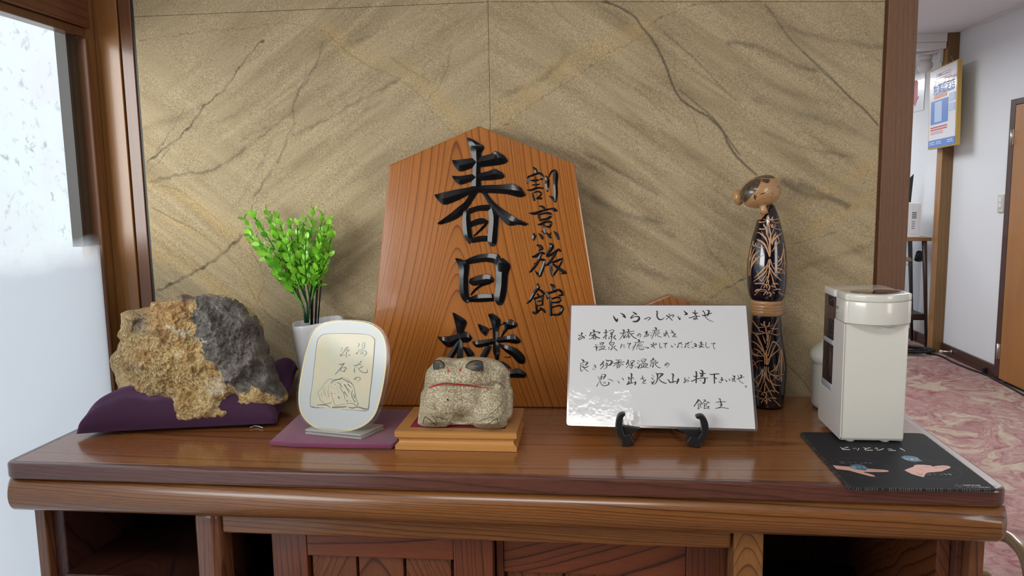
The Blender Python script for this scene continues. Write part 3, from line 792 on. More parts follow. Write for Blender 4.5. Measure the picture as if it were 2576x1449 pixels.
dbox('side_panel', -.9005, -.882, 1.100, 1.49, 0.001, ZU, 'post_wood_left')
dbox('inner_panel', -.8815, -.861, 1.115, 1.48, 0.001, ZU, 'cabinet_inside')
for z in (.80, .785, .775): dbox('shelf_pin_hole', -.8609, -.8606, 1.130, 1.133, z, z+.003, 'steel', 0)
dbox('shelf', -.8605, -.622, 1.105, 1.478, .675, .6945, 'cabinet_inside', .001)
dbox('back_panel', -.8605, .50, 1.48, 1.49, 0.001, ZU, 'cabinet_inside', 0)
dbox('post', -.619, -.5765, 1.078, 1.13, 0.001, ZU, 'post_wood_left', .013, seg=5)
dbox('divider', -.6185, -.600, 1.131, 1.478, 0.001, ZU, 'cabinet_inside', .001)
dbox('apron', -.576, .2045, 1.088, 1.125, T-.1185, ZU, 'rail_wood', .003)
dbox('shelf', -.576, -.505, 1.16, 1.478, .600, .618, 'cabinet_inside', .001)
dbox('post', .2065, .2485, 1.080, 1.13, 0.001, ZU, 'post_wood', .002)
dbox('divider', .208, .228, 1.131, 1.478, 0.001, ZU, 'cabinet_inside', .001)
def dx(px, y=1.135): return at_y(px, 1400, y).x
def dzz(px, py, y=1.135): return at_y(px, py, y).z
def door(nm, x0, x1, xs0, xs1, y, zrail):
    d = dbox(nm, x0, x1, y+.022, y+.026, .04, T-.119, 'door_wood', 0)
    box('stile', x0, xs0, y, y+.0215, .04, T-.119, 'door_stile_wood', d, .0015)
    box('stile', xs1, x1, y, y+.0215, .04, T-.119, 'door_stile_wood', d, .0015)
    box('top_rail', xs0+.0005, xs1-.0005, y+.0006, y+.0215, zrail, T-.119, 'door_wood', d, .0015)
    box('bottom_rail', xs0+.0005, xs1-.0005, y+.0006, y+.0215, .04, .11, 'door_wood', d, .0015)
    n = 3; w = (xs1-xs0-.006)/n
    for i in range(n):
        box('slat', xs0+.003+i*w+.002, xs0+.003+(i+1)*w-.003, y+.009-.0005*(i % 2), y+.0215, .111, zrail-.0008, 'slat_wood', d, .001)
    return d
door('cabinet_door', dx(690), dx(1241), dx(777), dx(1143), 1.128, at_y(960, 1404, 1.128).z)
door('cabinet_door', dx(1243), dx(1836, 1.15), dx(1262), dx(1728, 1.15), 1.1565, at_y(1500, 1447, 1.1565).z)
dbox('kick_rail', -.576, .2045, 1.10, 1.125, 0.001, .039, 'rail_wood')
# right bay: lit end panel, stile pair
dbox('inner_panel', .505, .524, 1.12, 1.478, 0.001, ZU, 'slat_wood')
dbox('inner_stile', .5245, .5335, 1.105, 1.14, 0.001, ZU, 'desk_edge_wood', .001)
dbox('side_panel', .534, .5535, 1.085, 1.49, 0.001, ZU, 'post_wood_left')
dbox('shelf', .229, .504, 1.14, 1.478, .55, .57, 'cabinet_inside', .001)
# small bare splinter under the rail
box('staple', at_y(2075, 1362, 1.10).x, at_y(2094, 1365, 1.10).x, 1.085, 1.088, T-.0835, T-.0812, 'pattern_wood', desk)

# ------------------------------------------------------------------ shogi-piece sign
lean = radians(5.0); sp0 = Vector((-.2, 1.397, T)); sn = Vector((0, -cos(lean), sin(lean)))
sign = thing('shogi_piece_sign', 'tall shogi-piece shaped wooden sign with black raised inn name characters', 'sign', (-.2, 1.41, T))
SP = plane_surf(sp0, sn)
outl = [(1205, 316), (1445, 412), (1503, 780), (1541, 1029.6), (917, 1021.2), (940, 800), (978, 415)]
sp = [at_pl(x, y, sp0, sn) for x, y in outl]; zb_ = T+.0008
for i in (3, 4): sp[i] = sp[i]+Vector((0, tan_ := 0, 0)); sp[i].z = zb_; sp[i].y = 1.397
back = -sn*.040
bm = bmesh.new(); n_ = len(sp)
a_ = [bm.verts.new(p) for p in sp]; b_ = [bm.verts.new(p+Vector((0, .040/cos(lean), 0)) if p.z < T+.01 else p+back) for p in sp]
ff = bm.faces.new(a_); bm.faces.new(b_[::-1])
for i in range(n_): bm.faces.new((a_[i], b_[i], b_[(i+1) % n_], a_[(i+1) % n_]))
bmesh.ops.recalc_face_normals(bm, faces=bm.faces); bmesh.ops.bevel(bm, geom=list(ff.edges), offset=.0035, segments=2, affect='EDGES', profile=.5)
bm_obj('board', bm, 'sign_wood', sign)
A_ = (1060, 320, 4.5275); B_ = (1060, 620, 4.2625)
def prs(s): return [[tuple(float(v) for v in q.split(',')) for q in st.split()] for st in s.split(';')]
haru = prs("""518,118,530,116 535,210,712,212 567,300,690,300 580,400,684,400 578,520,678,520 560,690,690,690;
343,376,344,381 432,366,432,505 590,345,590,466 690,326,690,458 790,298,800,445 845,270,900,432 930,310,960,415 986,378,984,390;
342,554,343,558 440,550,432,655 580,530,560,626 680,515,680,612 780,490,780,608 835,470,860,600 910,505,915,590 951,558,948,566;
147,769,148,775 240,742,255,885 400,706,420,835 580,675,590,755 730,655,740,752 900,650,960,765 1050,644,1110,800 1130,685,1170,792 1186,768,1188,774;
610,690,690,700 560,745,630,770 490,850,560,880 420,905,500,960 330,980,430,1030 250,1040,325,1080 175,1098,215,1112;
655,680,620,700 735,735,700,765 820,840,770,885 930,930,880,1015 1050,1010,990,1120 1150,1065,1110,1112 1229,1103,1180,1126;
480,940,560,950 464,1060,565,1060 480,1230,585,1240 545,1335,588,1300;
525,930,560,988 640,893,650,958 740,880,745,955 810,888,800,952;
755,900,840,900 762,980,878,1000 766,1060,886,1050 762,1150,878,1150 748,1290,866,1300 795,1358,830,1358;
558,1075,568,1140 640,1040,645,1114 710,1035,716,1100 764,1072,752,1090;
735,1075,762,1090 680,1145,705,1158 590,1238,598,1250;
578,1256,578,1322 680,1234,680,1306 754,1234,752,1302""")
hi = prs("""361,125,380,123 378,170,468,150 398,230,520,200 405,350,505,350 405,480,512,480 440,570,518,565 490,607,512,600;
458,150,495,195 580,95,600,178 700,70,700,168 800,74,785,190 850,105,800,230;
785,120,870,118 783,185,957,200 793,300,935,300 793,420,925,430 778,560,898,570 825,632,862,630;
508,352,512,395 600,310,570,425 720,295,690,398 782,348,778,385;
740,360,755,398 640,405,650,428 565,460,580,478 525,520,535,528;
512,545,512,595 620,508,620,600 770,505,780,590""")
rou = prs("""332,708,345,706 350,790,485,798 372,880,465,890 385,970,445,970 385,1060,448,1060 375,1250,450,1250;
172,965,174,971 280,962,292,1085 385,938,395,1035 480,912,500,1030 546,975,546,992;
385,1000,440,1000 350,1060,412,1080 265,1200,338,1205 235,1245,280,1260;
443,1070,460,1075 460,1120,520,1095 500,1195,570,1150 520,1215,566,1205;
710,725,762,714 740,800,852,785 758,880,836,880 770,1000,830,1000 765,1110,845,1110 800,1222,828,1220;
605,825,612,827 630,905,700,862 690,968,732,890;
730,880,735,895 755,872,758,885;
925,782,885,870 970,782,940,892 1032,830,1018,864;
870,800,955,810 890,860,930,880 850,970,858,975;
835,845,838,853 885,818,890,830;
545,1018,550,1035 590,1008,612,1086 760,985,770,1048 900,960,900,1030 990,940,1010,1046 1066,1005,1062,1030;
690,1060,752,1065 650,1130,740,1120 615,1200,695,1200;
828,1040,850,1080 920,1055,915,1140 1010,1085,970,1180 1080,1140,1030,1245 1112,1190,1065,1258 1112,1238,1092,1256;
875,1184,880,1188 960,1180,962,1192;
720,1192,790,1225 800,1240,880,1235 860,1300,975,1310;
640,1340,640,1400 900,1335,900,1402 1040,1305,1050,1408 1130,1370,1118,1402;
850,1420,800,1450 1000,1560,975,1592""")
for nm, (x0, y0, s), st in (('raised_character', A_, haru), ('raised_character', B_, hi), ('raised_character', B_, rou)):
    carved(nm, x0, y0, s, st, SP, 'lacquer', sign, .0052, True, 7)
KAPPO = """215,70,8 265,120,50 285,180,45;140,230,12 135,290,45 125,370,30;160,245,25 240,215,40 330,185,35 385,220,45 400,285,35 345,300,12;
175,320,10 250,320,40 330,310,20;200,400,12 270,400,28 345,385,18;270,250,25 278,440,22;110,490,10 190,495,35 300,455,35 410,460,25;
210,545,20 225,610,35 250,680,35;240,540,20 320,520,30 375,560,30 330,620,25 290,650,20 380,645,40;
450,235,20 480,300,70 480,400,75 490,520,25;510,260,20 560,160,30 620,135,40;625,130,40 635,220,90 630,400,75 638,560,72 628,700,50;520,600,10 580,640,50 625,690,50;
335,785,15 400,800,40 430,850,55;150,910,10 250,920,50 400,870,35 560,835,30 610,850,60 665,875,20;
310,940,20 335,1000,40 355,1055,20;340,940,30 450,915,35 530,920,40 550,960,40 500,1010,40 370,1040,35;
305,1115,12 360,1120,35 430,1080,40 520,1070,35 560,1095,30 525,1165,35 460,1150,20;410,1110,30 430,1170,40 440,1280,45;375,1235,10 430,1275,30;
245,1275,10 240,1340,70 235,1405,30;290,1310,8 250,1340,30;325,1280,12 370,1330,45 400,1380,40;465,1265,12 510,1320,50 545,1365,30;555,1260,8 530,1310,30;600,1245,15 650,1300,50 690,1385,40"""
RYOKAN = """290,80,15 350,105,60 395,155,50;315,190,8 370,165,35;
200,290,12 260,290,50 370,225,50 435,240,30;370,240,50 320,370,50 250,480,50 165,580,25;235,430,8 290,400,20;350,350,30 430,360,45 410,480,55 345,640,60;260,550,10 310,610,40 345,655,40;
520,50,15 565,100,80 520,200,55 470,270,30;470,285,25 520,275,45 640,200,40 690,165,40 725,195,35;640,215,45 560,350,45 500,430,40 440,465,10;
540,420,50 555,540,55 585,650,40;590,640,30 660,540,30 740,400,30 760,330,20;580,400,35 680,360,40 760,325,20;590,430,30 680,500,50 780,570,60 825,595,30 705,610,8;
300,780,15 320,850,60 250,950,50 170,1090,45 105,1150,12;320,890,20 380,920,40 430,975,40;290,970,15 320,990,40 330,1020,20;
240,1060,35 330,1030,35 410,1010,45;270,1070,35 285,1180,40 290,1310,35;395,1020,40 395,1180,30;310,1110,20 380,1095,20;310,1190,20 390,1170,20;215,1300,20 265,1320,50 340,1270,30 380,1240,30;340,1220,15 410,1260,40 445,1310,35;
535,795,12 590,830,60 600,900,40;480,935,30 480,1000,50 490,1060,30;500,960,40 600,930,40 700,900,40 770,980,45 690,1000,20;
535,1040,40 545,1200,45 550,1360,50;570,1060,30 680,1030,30 720,1060,40 690,1120,35 570,1130,25;570,1220,25 700,1185,30 765,1230,40 700,1340,45 570,1350,30"""
carved('raised_small_characters', 1310, 410, 7.242, [[(x, y, w*1.2) for x, y, w in st_] for st_ in parse(KAPPO)], SP, 'lacquer', sign, .0022, False, 4)
carved('raised_small_characters', 1310, 605, 7.242, [[(x, y, w*1.15) for x, y, w in st_] for st_ in parse(RYOKAN)], SP, 'lacquer', sign, .0022, False, 4)

# smaller piece hidden behind the notice
mini = thing('shogi_piece', 'small brown shogi piece whose peaked top shows above the white notice', 'shogi piece', (.141, 1.45, T))
mp0, mn = Vector((.14, 1.43, T)), Vector((0, -cos(radians(4)), sin(radians(4))))
mo = [at_pl(x, y, mp0, mn) for x, y in ((1683, 743), (1788, 779), (1815, 1020), (1555, 1020), (1580, 785))]
for i in (2, 3): mo[i].z = T+.0008
mo = [Vector((p.x, max(p.y, 1.43), p.z)) for p in mo]
prism('board', mo, (0, .028, 0), 'sign_side_wood', mini, .002)

# ------------------------------------------------------------------ black easel and laminated notice
ys = 1.205
sh_n = None
pb = [at_y(1426, 1069, ys), at_y(1906, 1084, ys)]; pt = [at_y(1433, 766, 1.318), at_y(1882, 767, 1.318)]
ex = (pb[1]-pb[0]).normalized(); ey = (pt[0]-pb[0]); ey = (ey-ex*ey.dot(ex)).normalized(); nn_ = ex.cross(ey); nn_ = nn_ if nn_.y < 0 else -nn_
shp0 = pb[0]; NS = plane_surf(shp0, nn_)
notice = thing('laminated_notice', 'white laminated notice handwritten in black brush, propped on a black easel', 'notice', ((pb[0]+pb[1])/2))
def rpoly(px, r=5, seg=4):
    """rounded pixel polygon"""
    out = []; n = len(px)
    for i in range(n):
        p = Vector(px[i]); a = (Vector(px[i-1])-p).normalized(); b = (Vector(px[(i+1) % n])-p).normalized()
        for k in range(seg+1):
            t = k/seg; s0 = p+a*r; s1 = p+b*r; out.append(tuple(s0*(1-t)**2+p*2*t*(1-t)+s1*t*t))
    return out
fo = rpoly([(1433, 765), (1882, 766), (1907, 1085), (1425, 1070)], 9)
prism('film', [at_pl(x, y, shp0, nn_) for x, y in fo], -nn_*.0007, 'film_clear', notice, label='clear laminate rim')
po = [(1437.5, 769), (1876.5, 769), (1900, 1079.5), (1429.5, 1065)]
prism('paper', [at_pl(x, y, shp0, nn_)+nn_*.0004 for x, y in po], -nn_*.0002, 'paper_sheet', notice)
SHEET = [
(1530,770,9.2,"""120,230,18 150,290,35 200,350,45 215,290,20;285,165,12 360,210,35 395,270,35;330,235,12 385,255,30;
565,135,10 610,165,30 655,195,30;595,200,14 540,250,22 525,285,22 620,245,16 700,250,30 715,300,45 660,355,40 570,360,25;
825,290,8 860,300,20 930,265,14 975,285,20 915,335,12;1105,115,8 1135,130,25 1130,240,28 1180,310,28 1250,310,18 1305,260,8;
1335,315,12 1420,240,14 1490,205,16 1520,225,18 1480,255,16;1350,225,30 1400,250,20 1485,335,16;1410,185,25 1425,215,12;
1605,230,12 1640,290,25 1660,315,20 1670,265,8;1745,105,10 1790,155,30 1820,185,40 1760,205,12;
1945,145,12 2000,175,25 2070,160,18;2010,100,18 2005,170,25 2040,240,22 2045,300,14;1865,265,12 1900,275,18 2000,240,16 2120,238,14;2080,318,8 2040,290,20 1990,280,18 1980,310,18 2030,310,14;
2165,205,8 2220,225,25 2300,195,22 2395,165,15;2185,110,20 2230,160,20 2250,250,16 2320,320,12 2440,368,8;2285,100,15 2335,120,30 2310,190,30 2305,240,15"""),
(1450,820,16.1,"""70,360,12 110,395,30 180,365,25 245,300,40;200,290,40 230,300,60 195,370,30 280,450,30 240,490,30 115,560,30 90,510,30 200,440,25 290,430,22 325,470,30 300,525,25;350,370,15 385,395,25;
655,165,12 715,190,60 710,250,50;545,280,25 600,290,40 530,400,35;610,285,20 700,250,30 800,240,25 960,275,40 870,320,12;735,300,40 690,370,40 610,405,35;780,345,40 700,420,35 620,500,22 510,540,18;720,360,30 800,440,40 950,505,35;665,460,22 700,540,30;690,465,22 790,460,22 760,520,22 700,530,22 810,525,18;
1150,180,15 1200,180,45 1200,350,30 1185,540,35;1100,265,20 1150,285,35 1280,240,20;1190,370,25 1085,495,35;1200,370,15 1255,390,20;
1310,190,15 1350,205,25 1440,155,18 1520,190,30 1460,270,30 1370,290,25;1370,300,20 1470,285,40;1375,345,30 1480,345,25;1425,270,30 1430,430,40 1410,620,20;1355,430,30 1470,425,20;1290,460,14 1330,490,35 1310,550,15;1555,380,14 1580,395,30 1510,465,35 1600,540,40;
1860,165,20 1925,175,50 1920,240,45;1755,290,15 1820,305,30 1950,265,25 2150,235,25 2340,212,22;1925,260,40 1890,350,30 1800,490,22 1735,575,12;1920,370,22 1920,490,45 1960,440,30 2000,350,22 1950,325,22;2065,150,25 2125,165,45 2060,320,25;2160,270,30 2080,390,25 2010,480,30;2120,370,22 2110,480,35 2190,390,14;2340,300,20 2200,340,35;2170,300,22 2290,440,30 2440,525,30"""),
(1590,820,21.47,"""400,415,30 370,500,30 290,555,30 300,480,30 390,415,25 470,460,30 460,560,30 405,620,25;
655,305,12 740,390,30 840,330,40;780,280,40 790,330,100 750,380,60 810,450,40 790,550,35 700,600,20;655,615,35 680,540,30 790,430,25 880,430,25 905,480,35 830,575,20;950,340,12 1005,400,25;
1070,345,12 1110,400,25;995,540,35 1080,480,14;1195,110,25 1300,125,70 1290,240,50;1100,235,20 1150,265,30 1270,240,25 1500,222,28;1230,270,45 1170,450,35 1055,700,30;1240,400,20 1290,350,25 1400,305,25 1470,370,30 1440,430,22 1330,450,20;1285,380,25 1250,575,30;1400,400,14 1340,450,25 1330,490,20 1440,570,30 1600,610,25;
1810,265,25 1840,290,40 1800,570,35;1740,395,35 1700,440,30;1750,440,30 1725,570,40;1720,540,25 1830,440,25 1900,360,40 1910,460,28 2010,635,25;
2130,225,35 2180,330,40 2300,460,35 2310,545,20;2095,365,25 2150,375,35 2250,320,25;2365,435,35 2290,490,40 2190,570,30 2250,595,30 2410,590,28"""),
(1490,850,16.1,"""105,265,12 180,300,30;55,380,12 150,350,35 170,400,50 165,530,25;170,440,50 230,350,14 290,270,8;305,185,18 330,300,25;340,205,25 430,190,30 460,215,35 380,290,28;330,240,16 400,235,16;275,350,14 310,440,22;320,350,18 510,345,25 440,450,28;370,360,18 350,440,25;430,355,16 400,440,20;245,510,25 330,480,28 450,460,22 575,490,14;
770,130,14 760,160,40 690,230,30 740,290,25 810,350,30 795,440,30 760,490,30 720,440,12;780,190,16 890,195,25 830,300,30;750,255,22 820,245,18;650,380,20 690,400,20 660,475,25;950,330,25 860,385,28 1010,515,28;
1170,255,20 1195,270,30 1160,340,30 1155,415,30;1230,300,20 1325,300,20;1250,365,20 1320,395,22;
1415,215,20 1470,245,28 1560,220,28 1490,310,28 1480,380,25 1510,445,14;
1830,80,20 1900,100,60 1880,160,40;1690,185,15 1780,195,25 1900,175,22 2090,170,24;1650,295,12 1680,315,14;1610,395,22 1690,350,12;1760,235,30 1730,310,30 1635,510,25;1850,240,18 1970,225,20;1830,300,24 1810,400,20;1830,290,20 1890,280,22 1890,380,20;1840,340,12 1880,335,12;1945,280,20 1950,360,20;2010,265,22 2005,350,18;1775,420,18 1800,465,20;1870,400,18 1930,470,25 2060,470,28 2085,430,28;1960,400,14 1990,415,18 2010,395,14;2050,370,12 2180,390,22 2295,410,30 2190,430,8"""),
(1630,850,14.31,"""95,225,25 170,280,30 245,385,16;190,170,30 200,240,25;95,305,12 140,320,25 220,250,18 290,205,20 310,240,20 240,265,18;
405,190,16 425,220,20 420,310,22 450,365,24 515,330,16;565,195,22 600,215,25 685,190,22 620,260,22 620,320,22 650,375,10;
825,270,16 870,335,25 905,310,14;955,210,14 990,265,24;1100,165,12 1130,210,22 1210,170,24 1190,205,18 1130,195,14;1130,190,22 1080,270,20 1060,360,22 1120,290,12;1195,245,16 1250,240,14;1190,310,14 1240,355,20;
1340,195,14 1380,220,24 1470,165,22 1455,200,24 1390,220,18;1390,210,24 1340,290,20 1330,360,22 1380,290,10;1390,265,12 1500,265,16;1420,310,14 1450,345,20 1500,360,16;1520,165,22 1545,180,18;1560,125,14 1595,150,16;
1640,235,16 1690,215,22 1750,245,20;1690,190,14 1700,230,25 1750,260,20 1690,290,22 1760,310,24 1680,320,20;1640,280,12 1740,285,22;1565,320,16 1610,355,20 1660,360,14;
1850,165,12 1900,195,25 1975,185,18;1910,135,30 1915,200,28 1925,310,26;1810,280,14 1900,255,20 2020,245,18;2030,350,16 1940,315,22 1860,315,20 1850,345,22 1930,330,20;
2060,160,10 2095,190,20 2080,280,22 2130,360,20 2190,345,16 2215,300,8;2270,200,14 2310,210,18 2420,190,20 2360,240,20 2350,310,18 2410,415,18"""),
(1450,895,18.4,"""215,170,12 300,210,60 340,240,70 310,290,30;165,350,16 230,355,25 370,300,25 470,295,30 530,330,50 450,400,60 430,460,35;200,415,35 195,550,35 190,650,35 230,720,30 340,615,10;220,425,16 365,410,22;365,475,25 270,510,35;260,510,25 340,550,45 430,550,40 550,485,35;350,550,25 420,650,28 560,730,25;
795,445,16 850,440,25 900,480,25 880,500,20;835,400,14 850,450,16 890,520,25 915,550,25 850,580,16;780,530,16 880,510,20;725,590,14 780,630,20 845,640,25;
1220,240,12 1250,285,60 1170,380,50 1100,460,45;1190,380,25 1250,400,35 1230,500,40 1110,620,30;1355,170,14 1420,235,50 1560,225,40 1640,260,60 1640,320,85 1560,420,70 1490,450,40;1330,380,30 1470,370,25;1395,325,40 1420,430,40 1400,540,35 1265,630,14;1300,475,18 1480,440,25;
1825,190,30 1900,205,30 2080,195,26;1950,230,30 1955,330,60;1710,340,20 1770,355,35 1950,290,35 2230,290,25;1950,320,35 1830,400,30 1700,490,25;1980,320,25 2090,380,30 2185,435,25;1955,360,40 1950,420,30;1880,430,30 1890,580,35;1890,435,25 2040,430,30 1980,530,30 1900,545,20;1910,480,16 1990,475,16"""),
(1570,895,21.47,"""150,225,20 230,260,60 180,380,70 105,490,40;180,400,25 250,400,40 240,500,35 105,665,28;335,275,18 360,340,28 370,410,30;400,280,25 540,265,35 550,300,40 440,380,30 350,420,25;490,380,35 370,470,28;290,530,35 420,515,28 530,510,28;340,460,30 430,480,50 430,600,45 400,680,40 345,640,18;320,590,40 295,650,30;560,575,15 630,635,35;
700,265,12 770,280,30 850,330,18;685,390,30 775,420,35;680,560,10 740,640,50 780,690,50;860,440,20 850,490,50 790,630,60 785,700,25;900,215,20 950,290,40 990,355,35;970,180,25 1180,190,35 1140,270,40 1090,345,35 1000,350,25;985,275,16 1100,270,16;925,440,35 950,600,35;930,440,22 1090,420,30 1260,460,50 1160,590,40;1040,420,30 1030,600,40;1130,430,30 1120,520,30 1010,600,30;870,670,45 1000,620,35 1180,630,28 1320,655,25;
1530,130,20 1590,170,70 1480,260,40 1430,300,30 1490,410,45;1590,235,16 1720,275,35 1640,390,35;1520,320,22 1630,310,25;1500,385,28 1620,380,20;1560,380,35 1570,500,45 1550,620,50 1515,580,16;1365,460,16 1460,480,28 1415,590,40;1790,330,30 1810,370,45 1670,450,40 1760,560,35 1870,640,35 1970,655,28;
2330,390,25 2300,480,35 2210,530,40 2230,460,35 2340,380,20 2420,440,35 2390,540,25 2275,650,12"""),
(1490,930,17.17,"""370,210,12 520,205,25 570,250,60 520,330,60 480,395,40;230,285,12 280,370,22 340,460,28;310,325,20 460,310,28;400,245,30 390,350,40 360,410,30;360,400,40 430,400,25;400,425,6 310,500,14 190,725,35;345,500,30 370,590,30 450,680,30 550,700,35 690,650,40 720,580,50 680,535,20;450,520,12 545,590,28 565,500,10;670,410,14 760,430,25 885,495,30;
1090,465,14 1150,570,30 1180,550,20;1255,360,14 1320,390,28 1345,455,32;
1640,155,16 1700,210,65 1680,350,45 1680,560,50;1530,315,14 1580,350,60 1570,430,40;1570,430,30 1670,390,25 1740,355,28;1740,320,20 1810,420,22;1570,500,50 1580,560,70 1500,640,50;1490,645,50 1650,595,30 1850,550,25;1860,510,35 1870,570,65 1835,660,40;
2170,265,30 2165,390,30 2245,480,30 2260,540,12;2075,385,20 2110,400,30 2250,350,22;2290,435,30 2310,460,30 2240,500,30 2175,580,28 2220,600,25 2310,595,25"""),
(1630,925,17.17,"""160,300,10 270,400,20;140,435,16 215,490,40 205,520,20;110,595,12 170,640,40 200,720,50;300,530,14 230,640,50 200,710,40;335,215,14 390,290,40 420,430,40;385,270,35 600,265,50 640,290,60 540,370,60 500,430,40;380,440,12 540,425,22;430,300,35 415,450,45 370,620,40 260,735,12;440,450,25 560,590,40 680,650,40 800,685,35;
1005,265,10 1090,300,65 1075,450,45 1080,660,40;815,505,12 900,550,40 950,640,50 1060,620,40 1230,590,30;1290,475,40 1310,530,80 1240,690,50;
1535,500,16 1640,480,16;1590,425,25 1590,520,25 1640,570,28 1620,620,28 1555,660,25 1570,600,22 1660,530,20 1740,550,28 1745,590,25 1685,630,14;1740,415,14 1795,460,25"""),
(1730,925,16.1,"""300,155,16 350,190,55 345,400,50 340,620,45;225,320,12 290,370,40 400,340,28;130,525,18 185,545,35 340,470,35 520,430,30 815,425,25;505,110,20 600,150,60 590,330,50;470,200,14 540,250,50 715,235,30;520,340,50 630,320,35 520,410,14;640,400,30 690,450,60 690,560,60 650,640,50 600,590,25;480,505,16 535,525,25;
890,250,20 960,285,35 1080,260,35 1270,255,35;1080,280,60 1075,450,45 1085,635,45;1090,400,20 1165,450,50;
1290,495,12 1370,470,22 1400,440,14;1345,400,14 1370,390,20 1400,430,18;1370,400,18 1380,450,28 1430,505,28 1350,540,20;1330,510,16 1440,500,20;1245,550,14 1300,600,25 1360,605,28;
1515,465,12 1560,540,28 1580,570,28 1585,530,16;1665,440,14 1705,525,35;
1830,310,22 1880,370,40 1930,330,22;1780,455,30 1850,450,25 1920,440,16;1880,350,25 1890,500,30 1945,590,12;1900,410,16 1930,390,16;1900,500,20 1820,500,20 1810,550,25 1870,545,20;
1970,480,14 2060,440,25 2290,370,20;2015,295,14 2060,380,25 2080,510,20 2160,590,20 2270,650,18;2100,295,10 2180,320,45 2150,400,40 2130,460,20;
2360,727,18 2398,765,18 2360,803,18 2322,765,18 2360,727,18"""),
(1730,995,21.47,"""545,210,25 560,280,80 420,470,45 340,600,50;560,230,60 640,270,40 770,450,35 765,510,10;575,375,14 620,415,28;520,505,20 600,470,25 710,455,35;560,490,25 570,620,30 560,740,45;700,460,35 680,570,30 740,660,28;585,545,14 680,530,18;580,610,14 680,590,16;570,730,28 670,650,18;
800,245,14 960,245,35 910,285,40;780,470,20 870,350,30 960,310,28 1060,360,25 1165,385,45 1050,400,14;820,350,16 850,370,20;890,430,30 890,560,35 885,720,35;890,440,25 1040,440,28 980,520,30 900,545,20;900,600,16 1040,590,22 1150,615,45 1060,680,30 890,710,30;1060,690,12 1180,720,28;
1655,175,18 1740,190,50 1760,310,40;1495,350,14 1620,370,35 1800,330,28 2045,350,35;1760,360,60 1800,390,60 1780,600,35 1650,640,10;1665,480,16 1760,480,20 1860,480,35 1850,540,30 1780,600,30;1480,705,25 1640,680,35 1860,650,32 2060,690,28 2210,700,35""")]
flat_strokes('brush_lettering', SHEET, NS, 'ink', notice, .00052, 1.08, 4, 'black brushed Japanese welcome message')

easel = thing('display_easel', 'small black plastic easel with two curled front hooks holding the notice', 'easel', (.11, 1.21, T))
def hook(sgn, pts, foot, brace):
    y0 = 1.183
    E = ribbon_edges([tuple(p) for p in pts], 5)
    poly = [e[0] for e in E]+[e[1] for e in E[::-1]]
    o = prism('hook', [at_y(x, y, y0) for x, y in poly], (0, .012, 0), 'black_plastic', easel, .0012, 2)
    fp_ = [at_y(x, y, y0+.001) for x, y in foot]
    for p in fp_: p.z = max(p.z, T+.0004)
    zmin = min(p.z for p in fp_)
    for p in fp_:
        if p.z < zmin+.003: p.z = T+.0004
    prism('foot', fp_, (0, .022, 0), 'black_plastic', easel, .001)
    P2 = [at_y(x, y, y0+.006) for x, y in brace]
    prism('brace', [Vector((p.x, p.y, max(p.z, T+.001))) for p in P2], (0, .010, 0), 'black_plastic', easel, .001)
hook(-1, [(1571, 1043, 7), (1561, 1050, 15), (1557, 1072, 17), (1561, 1092, 18), (1569, 1102, 14)], [(1564, 1096), (1586, 1092), (1594, 1112), (1581, 1123), (1564, 1123)], [(1566, 1072), (1611, 1078), (1586, 1094), (1568, 1104)])
hook(1, [(1753, 1050, 7), (1766, 1052, 15), (1773, 1068, 18), (1773, 1092, 18), (1763, 1107, 16)], [(1726, 1116), (1738, 1098), (1762, 1103), (1763, 1131), (1748, 1131)], [(1704, 1080), (1758, 1080), (1764, 1106), (1738, 1100)])
lp, rp_ = Vector((.060, 1.20, T+.024)), Vector((.160, 1.20, T+.022))
bk_ = [Vector((.085, 1.290, T+.0012)), Vector((.135, 1.290, T+.0012))]
for a, b in ((lp, bk_[0]), (rp_, bk_[1])): tube('back_strut', [a, (a+b)/2+Vector((0, 0, -.002)), b+Vector((0, 0, .004))], .0045, 'black_plastic', easel, 6)
tube('cross_bar', [bk_[0]+Vector((0, 0, .004)), bk_[1]+Vector((0, 0, .004))], .0045, 'black_plastic', easel, 6)

# ------------------------------------------------------------------ acrylic plaque
th_, al_ = radians(-12.9), radians(13)
d_ = Vector((cos(th_), sin(th_), 0)); nh = Vector((sin(th_), -cos(th_), 0)); pn = nh*cos(al_)+Vector((0, 0, 1))*sin(al_)
pp0 = at_z(850, 1085, T+.014); PS = plane_surf(pp0, pn)
plaque = thing('acrylic_plaque', 'rounded clear acrylic plaque with yellow line and brush-lettered card on plum cloth', 'plaque', (at_z(870, 1092, T+.009)))
po_ = [(880, 803), (925, 808), (958, 826), (974, 855), (979, 895), (975, 950), (964, 1010), (948, 1052), (920, 1078), (880, 1090), (840, 1091), (795, 1083), (762, 1062), (747, 1030), (745, 985), (753, 930), (765, 880), (783, 835), (810, 812), (845, 804)]
def closed(pts, n=5): return [tuple(p) for p in catmull([tuple(p) for p in pts]+[tuple(pts[0])], n)[:-1]]
PO = closed(po_, 4)
prism('acrylic_panel', [PS(x, y)[0] for x, y in PO], -pn*.0045, 'acrylic', plaque, .0006, 1)
cxp = (862, 947)
def shr(pts, k, dx=0, dy=0): return [(cxp[0]+(x-cxp[0])*k+dx, cxp[1]+(y-cxp[1])*k+dy) for x, y in pts]
inner = closed([(880, 807), (925, 813), (955, 831), (969, 858), (973, 895), (968, 950), (956, 1008), (942, 1046), (916, 1071), (880, 1084), (840, 1086), (797, 1078), (768, 1057), (753, 1028), (751, 985), (759, 930), (771, 880), (788, 838), (813, 816), (845, 808)], 4)
decal('white_backing', [inner], PS, 'plaque_white', plaque, .0002)
